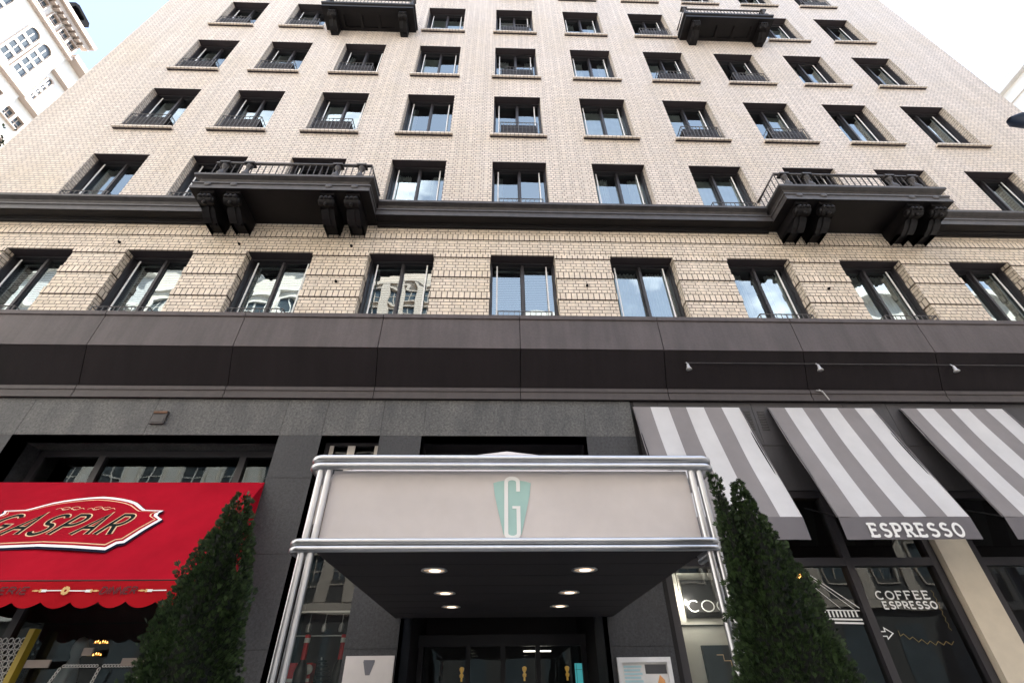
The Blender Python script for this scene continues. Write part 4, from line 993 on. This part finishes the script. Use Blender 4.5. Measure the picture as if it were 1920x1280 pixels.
# ================================================================== other buildings
def win_mesh(wd, h, d=.18, arch=False):
    m = MB()
    m.box(-wd/2, wd/2, .0, .03, 0, h, 1)
    fw = .09
    m.box(-wd/2-fw, -wd/2, -d, .02, -fw, h+fw); m.box(wd/2, wd/2+fw, -d, .02, -fw, h+fw); m.box(-wd/2, wd/2, -d, .02, h, h+fw); m.box(-wd/2, wd/2, -d, .02, -fw, 0)
    m.box(-.03, .03, -.05, -.002, 0, h); m.box(-wd/2, wd/2, -.045, -.003, h*.5-.03, h*.5+.03)
    return m
def opposite(label, x0, x1, zt, mat, trim, nx, nz, wd, h, z1=6.0, yf=-24.0, depth=14, white=None):
    t = thing('office_building' if not white else white, label, 'building', ((x0+x1)/2, yf, 0))
    cx = (x0+x1)/2; W = (x1-x0)/2
    m = MB(); m.box(-W, W, -depth, 0, 0, zt); obj('wall', m, mat, t, (0, 0, 0))
    m = MB(); m.box(-W+.05, W-.05, .001, .12, .0, z1+1.3); obj('shop_storey', m, 'shop_dark', t, (0, 0, 0))
    m = MB()
    for z, o, hh in ((zt-.9, .75, .9), (z1-.5, .30, .45), (zt-4.6, .25, .35)): m.box(-W-.02, W+.02, .001, o, z, z+hh)
    n = nx+1
    for i in range(n): 
        x = -W+2*W*i/nx; m.box(max(-W, x-.35), min(W, x+.35), .002, .22, z1, zt-4.6)
    obj('cornice', m, trim, t, (0, 0, 0))
    me = mesh_of('window', win_mesh(wd, h), [trim, 'far_glass'])
    for j in range(nz):
        for i in range(nx):
            o = add('window', me, t, (-W+2*W*(i+.5)/nx, .005, z1+1.0+(zt-5.6-z1)*j/nz)); o.rotation_euler = (0, 0, PI)
    m = MB()
    for i in range(nx): m.box(-W+2*W*i/nx+.6, -W+2*W*(i+1)/nx-.6, .121, .15, .4, z1-1.2)
    obj('shop_window', m, 'far_glass', t, (0, 0, 0))
    return t
opposite('grey office block across the street, seen mirrored in the left windows', -58, -30.5, 33, 'stone_grey', 'stone_white', 8, 7, 1.5, 2.2)
opposite('cream stone office block across the street, mirrored in the restaurant glass', -30, -13.8, 34.5, 'stone_cream', 'stone_white', 6, 8, 1.3, 2.0)
opposite('pale beige block with tight window grid across the street', -13.3, -5.2, 36, 'stone_beige', 'stone_trim', 5, 11, .9, 1.7)
opposite('low white block across the street mirrored in the middle windows', -4.8, 9.6, 27.5, 'stone_white', 'stone_white', 6, 6, 1.3, 2.0)
opposite('cream mid rise block across the street behind the cafe reflections', 10.1, 31, 24, 'stone_cream', 'stone_trim', 7, 5, 1.4, 2.1)
opposite('white classical block across the street mirrored in the right windows', 31.5, 60, 31, 'stone_white', 'stone_white', 9, 7, 1.4, 2.3, white='classical_building')

# ornate white tower beyond the left corner; its long side faces +X
tw = thing('ornate_tower', 'ornate white high rise with arched window bays beyond the top left corner', 'building', (-44, 0, 0))
m = MB(); m.box(-74, -44, -24, 16.0, 0, 57.2); m.box(-74, -44.35, 16.01, 18.2, 0, 54.6); obj('wall', m, 'stone_white', tw)
m = MB()
def ring_y(y0, y1, z0, z1, o, xb=-44): m.box(xb-.01, xb+o, y0, y1, z0, z1)
ring_y(-24.4, 16.45, 57.0, 57.5, 1.0); ring_y(-24.3, 16.3, 56.5, 57.0, .65); ring_y(-24.2, 16.15, 53.95, 54.3, .45); ring_y(-24.1, 16.1, 46.2, 46.9, .5)
m.box(-44.36, -43.4, 16.02, 18.6, 54.4, 55.0); m.box(-44.36, -43.8, 16.02, 18.4, 51.6, 51.95); m.box(-44.36, -43.7, 16.02, 18.5, 46.25, 46.85)
k = 0
for y in [-24+.55*i for i in range(73)]: m.box(-44, -43.3, y, y+.28, 56.2, 56.5)
obj('cornice', m, 'stone_trim', tw)
def bay(y0, y1, zb, zt, xf):
    """arched bay: recessed strip of stacked windows with spandrels, facing +X"""
    m = MB(); yc = (y0+y1)/2; r = (y1-y0)/2; n = 12
    for (yy0, yy1) in ((y0-.16, y0), (y1, y1+.16)): m.box(xf, xf+.16, yy0, yy1, zb, zt)
    ar = [(yc+r*math.cos(PI*i/n), zt+r*math.sin(PI*i/n)) for i in range(n+1)]; ar2 = [(yc+(r+.16)*math.cos(PI*i/n), zt+(r+.16)*math.sin(PI*i/n)) for i in range(n+1)]
    for i in range(n): 
        m.face([(xf+.16, *ar[i]), (xf+.16, *ar2[i]), (xf+.16, *ar2[i+1]), (xf+.16, *ar[i+1])]); m.face([(xf, *ar[i+1]), (xf+.16, *ar[i+1]), (xf+.16, *ar[i]), (xf, *ar[i])]); m.face([(xf, *ar2[i]), (xf+.16, *ar2[i]), (xf+.16, *ar2[i+1]), (xf, *ar2[i+1])])
    o = obj('window_bay', m, 'stone_trim', tw)
    g_ = MB()
    for i in range(n): g_.face([(xf+.02, yc, zt), (xf+.02, *ar[i]), (xf+.02, *ar[i+1])])
    obj('pane', g_, 'far_glass', o)
    nst = 4; sh_ = (zt-zb)/nst
    for i in range(nst): g_ = MB(); g_.box(xf, xf+.03, y0+.05, y1-.05, zb+sh_*i+.33, zb+sh_*(i+1)-.02); obj('pane', g_, 'far_glass', o)
    s_ = MB()
    for i in range(nst): s_.box(xf, xf+.10, y0, y1, zb+sh_*i, zb+sh_*i+.32)
    for i in range(nst): s_.box(xf, xf+.06, yc-.04, yc+.04, zb+sh_*i+.5, zb+sh_*(i+1))
    obj('spandrel', s_, 'stone_white', o)
for y in (13.05, 14.5, 10.0, 8.55, 5.4, 3.95): bay(y-.50, y+.50, 47.3, 52.2, -44)
bay(16.5, 16.95, 47.2, 50.6, -44.35)
wm = mesh_of('window', win_mesh(.8, 1.1, .3), ['stone_trim', 'far_glass'])
for y, z in ((13.0, 54.7), (14.3, 54.7), (11.5, 54.7), (10.0, 54.7), (15.3, 54.7)):
    o = add('window', wm, tw, (.02, y, z)); o.rotation_euler = (0, 0, PI/2)
for y in (16.4, 17.4, 14.6, 13.0, 11.4):
    for z in (43.6, 40.6): o = add('window', wm, tw, (.02 if y < 16 else -.33, y, z)); o.rotation_euler = (0, 0, PI/2)
m = MB()
q = [(12.5, 58.0), (12.75, 59.2), (13.1, 59.5), (14.7, 59.35), (14.95, 58.9), (14.35, 58.0)]
for i in range(len(q)):
    j = (i+1) % len(q); m.face([(-43.6, *q[i]), (-43.6, *q[j]), (-45.4, *q[j]), (-45.4, *q[i])])
m.face([(-45.4, *p_) for p_ in q]); 
q2 = [(12.85, 58.25), (12.95, 58.95), (13.3, 59.1), (14.2, 59.0), (14.25, 58.75), (14.0, 58.25)]
for i in range(6): j = (i+1) % 6; m.face([(-43.6, *q[i]), (-43.6, *q2[i]), (-43.6, *q2[j]), (-43.6, *q[j])]); m.face([(-43.6, *q2[i]), (-44.6, *q2[i]), (-44.6, *q2[j]), (-43.6, *q2[j])])
m.box(-44.62, -44.58, 12.85, 14.25, 58.2, 59.1, 1); m.box(-45.3, -43.9, 12.6, 14.3, 57.19, 58.01)
obj('roof_dormer', m, ['matte_black', 'stone_trim'], tw)
# plain pale block beyond the right corner
rb = thing('pale_tower', 'plain pale high rise just showing beyond the top right corner', 'building', (40, 0, 0))
m = MB(); m.box(40, 60, -16, 26, 0, 39.6); obj('wall', m, 'stone_white', rb)
m = MB(); m.box(39.6, 60, -16.2, 26.2, 39.6, 40.3); m.box(39.85, 40.0, -16, 26, 38.4, 38.7); obj('cornice', m, 'stone_white', rb)
wm2 = mesh_of('window', win_mesh(1.2, 1.8, .25), ['stone_trim', 'far_glass'])
for y in (.8, -2.2, -5.2, 4.6, -8.2):
    for z in (36.4, 32.6): o = add('window', wm2, rb, (-.02, y, z)); o.rotation_euler = (0, 0, -PI/2)

# tall leafy tree at the left corner
tt = thing('street_tree', 'dark leafy tree top showing beyond the left corner, below the white tower', 'tree', (-21, 3.4, 0))
m = MB(); m.tube([(0, 0, 0), (.1, 0, 8), (0, .2, 14), (.1, 0, 19)], [.4, .3, .2, .05], 10)
for k in range(7):
    a = k*2.4; m.tube([(0, .1, 10+k), (1.2*math.cos(a), 1.2*math.sin(a), 12+k*1.1)], [.12, .03], 6)
obj('trunk', m, 'bark', tt, (0, 0, 0))
cr_ = MB(); rnd = random.Random(5)
for c in range(34):
    cc = Vector((rnd.gauss(0, 1.25), rnd.gauss(0, 1.5), rnd.uniform(12, 20.2))); cc.x *= .7 if cc.z > 19 else 1; cc.y *= .6 if cc.z > 20 else 1
    for k in range(260):
        p = cc+Vector((rnd.gauss(0, .42), rnd.gauss(0, .42), rnd.gauss(0, .42))); d = Vector((rnd.uniform(-1, 1), rnd.uniform(-1, 1), rnd.uniform(-1, .4))).normalized()*.16; e = d.orthogonal().normalized()*.05
        cr_.face([p, p+d*.5+e, p+d, p+d*.5-e], 0)
obj('crown', cr_, 'leaf_dark', tt, (0, 0, 0))
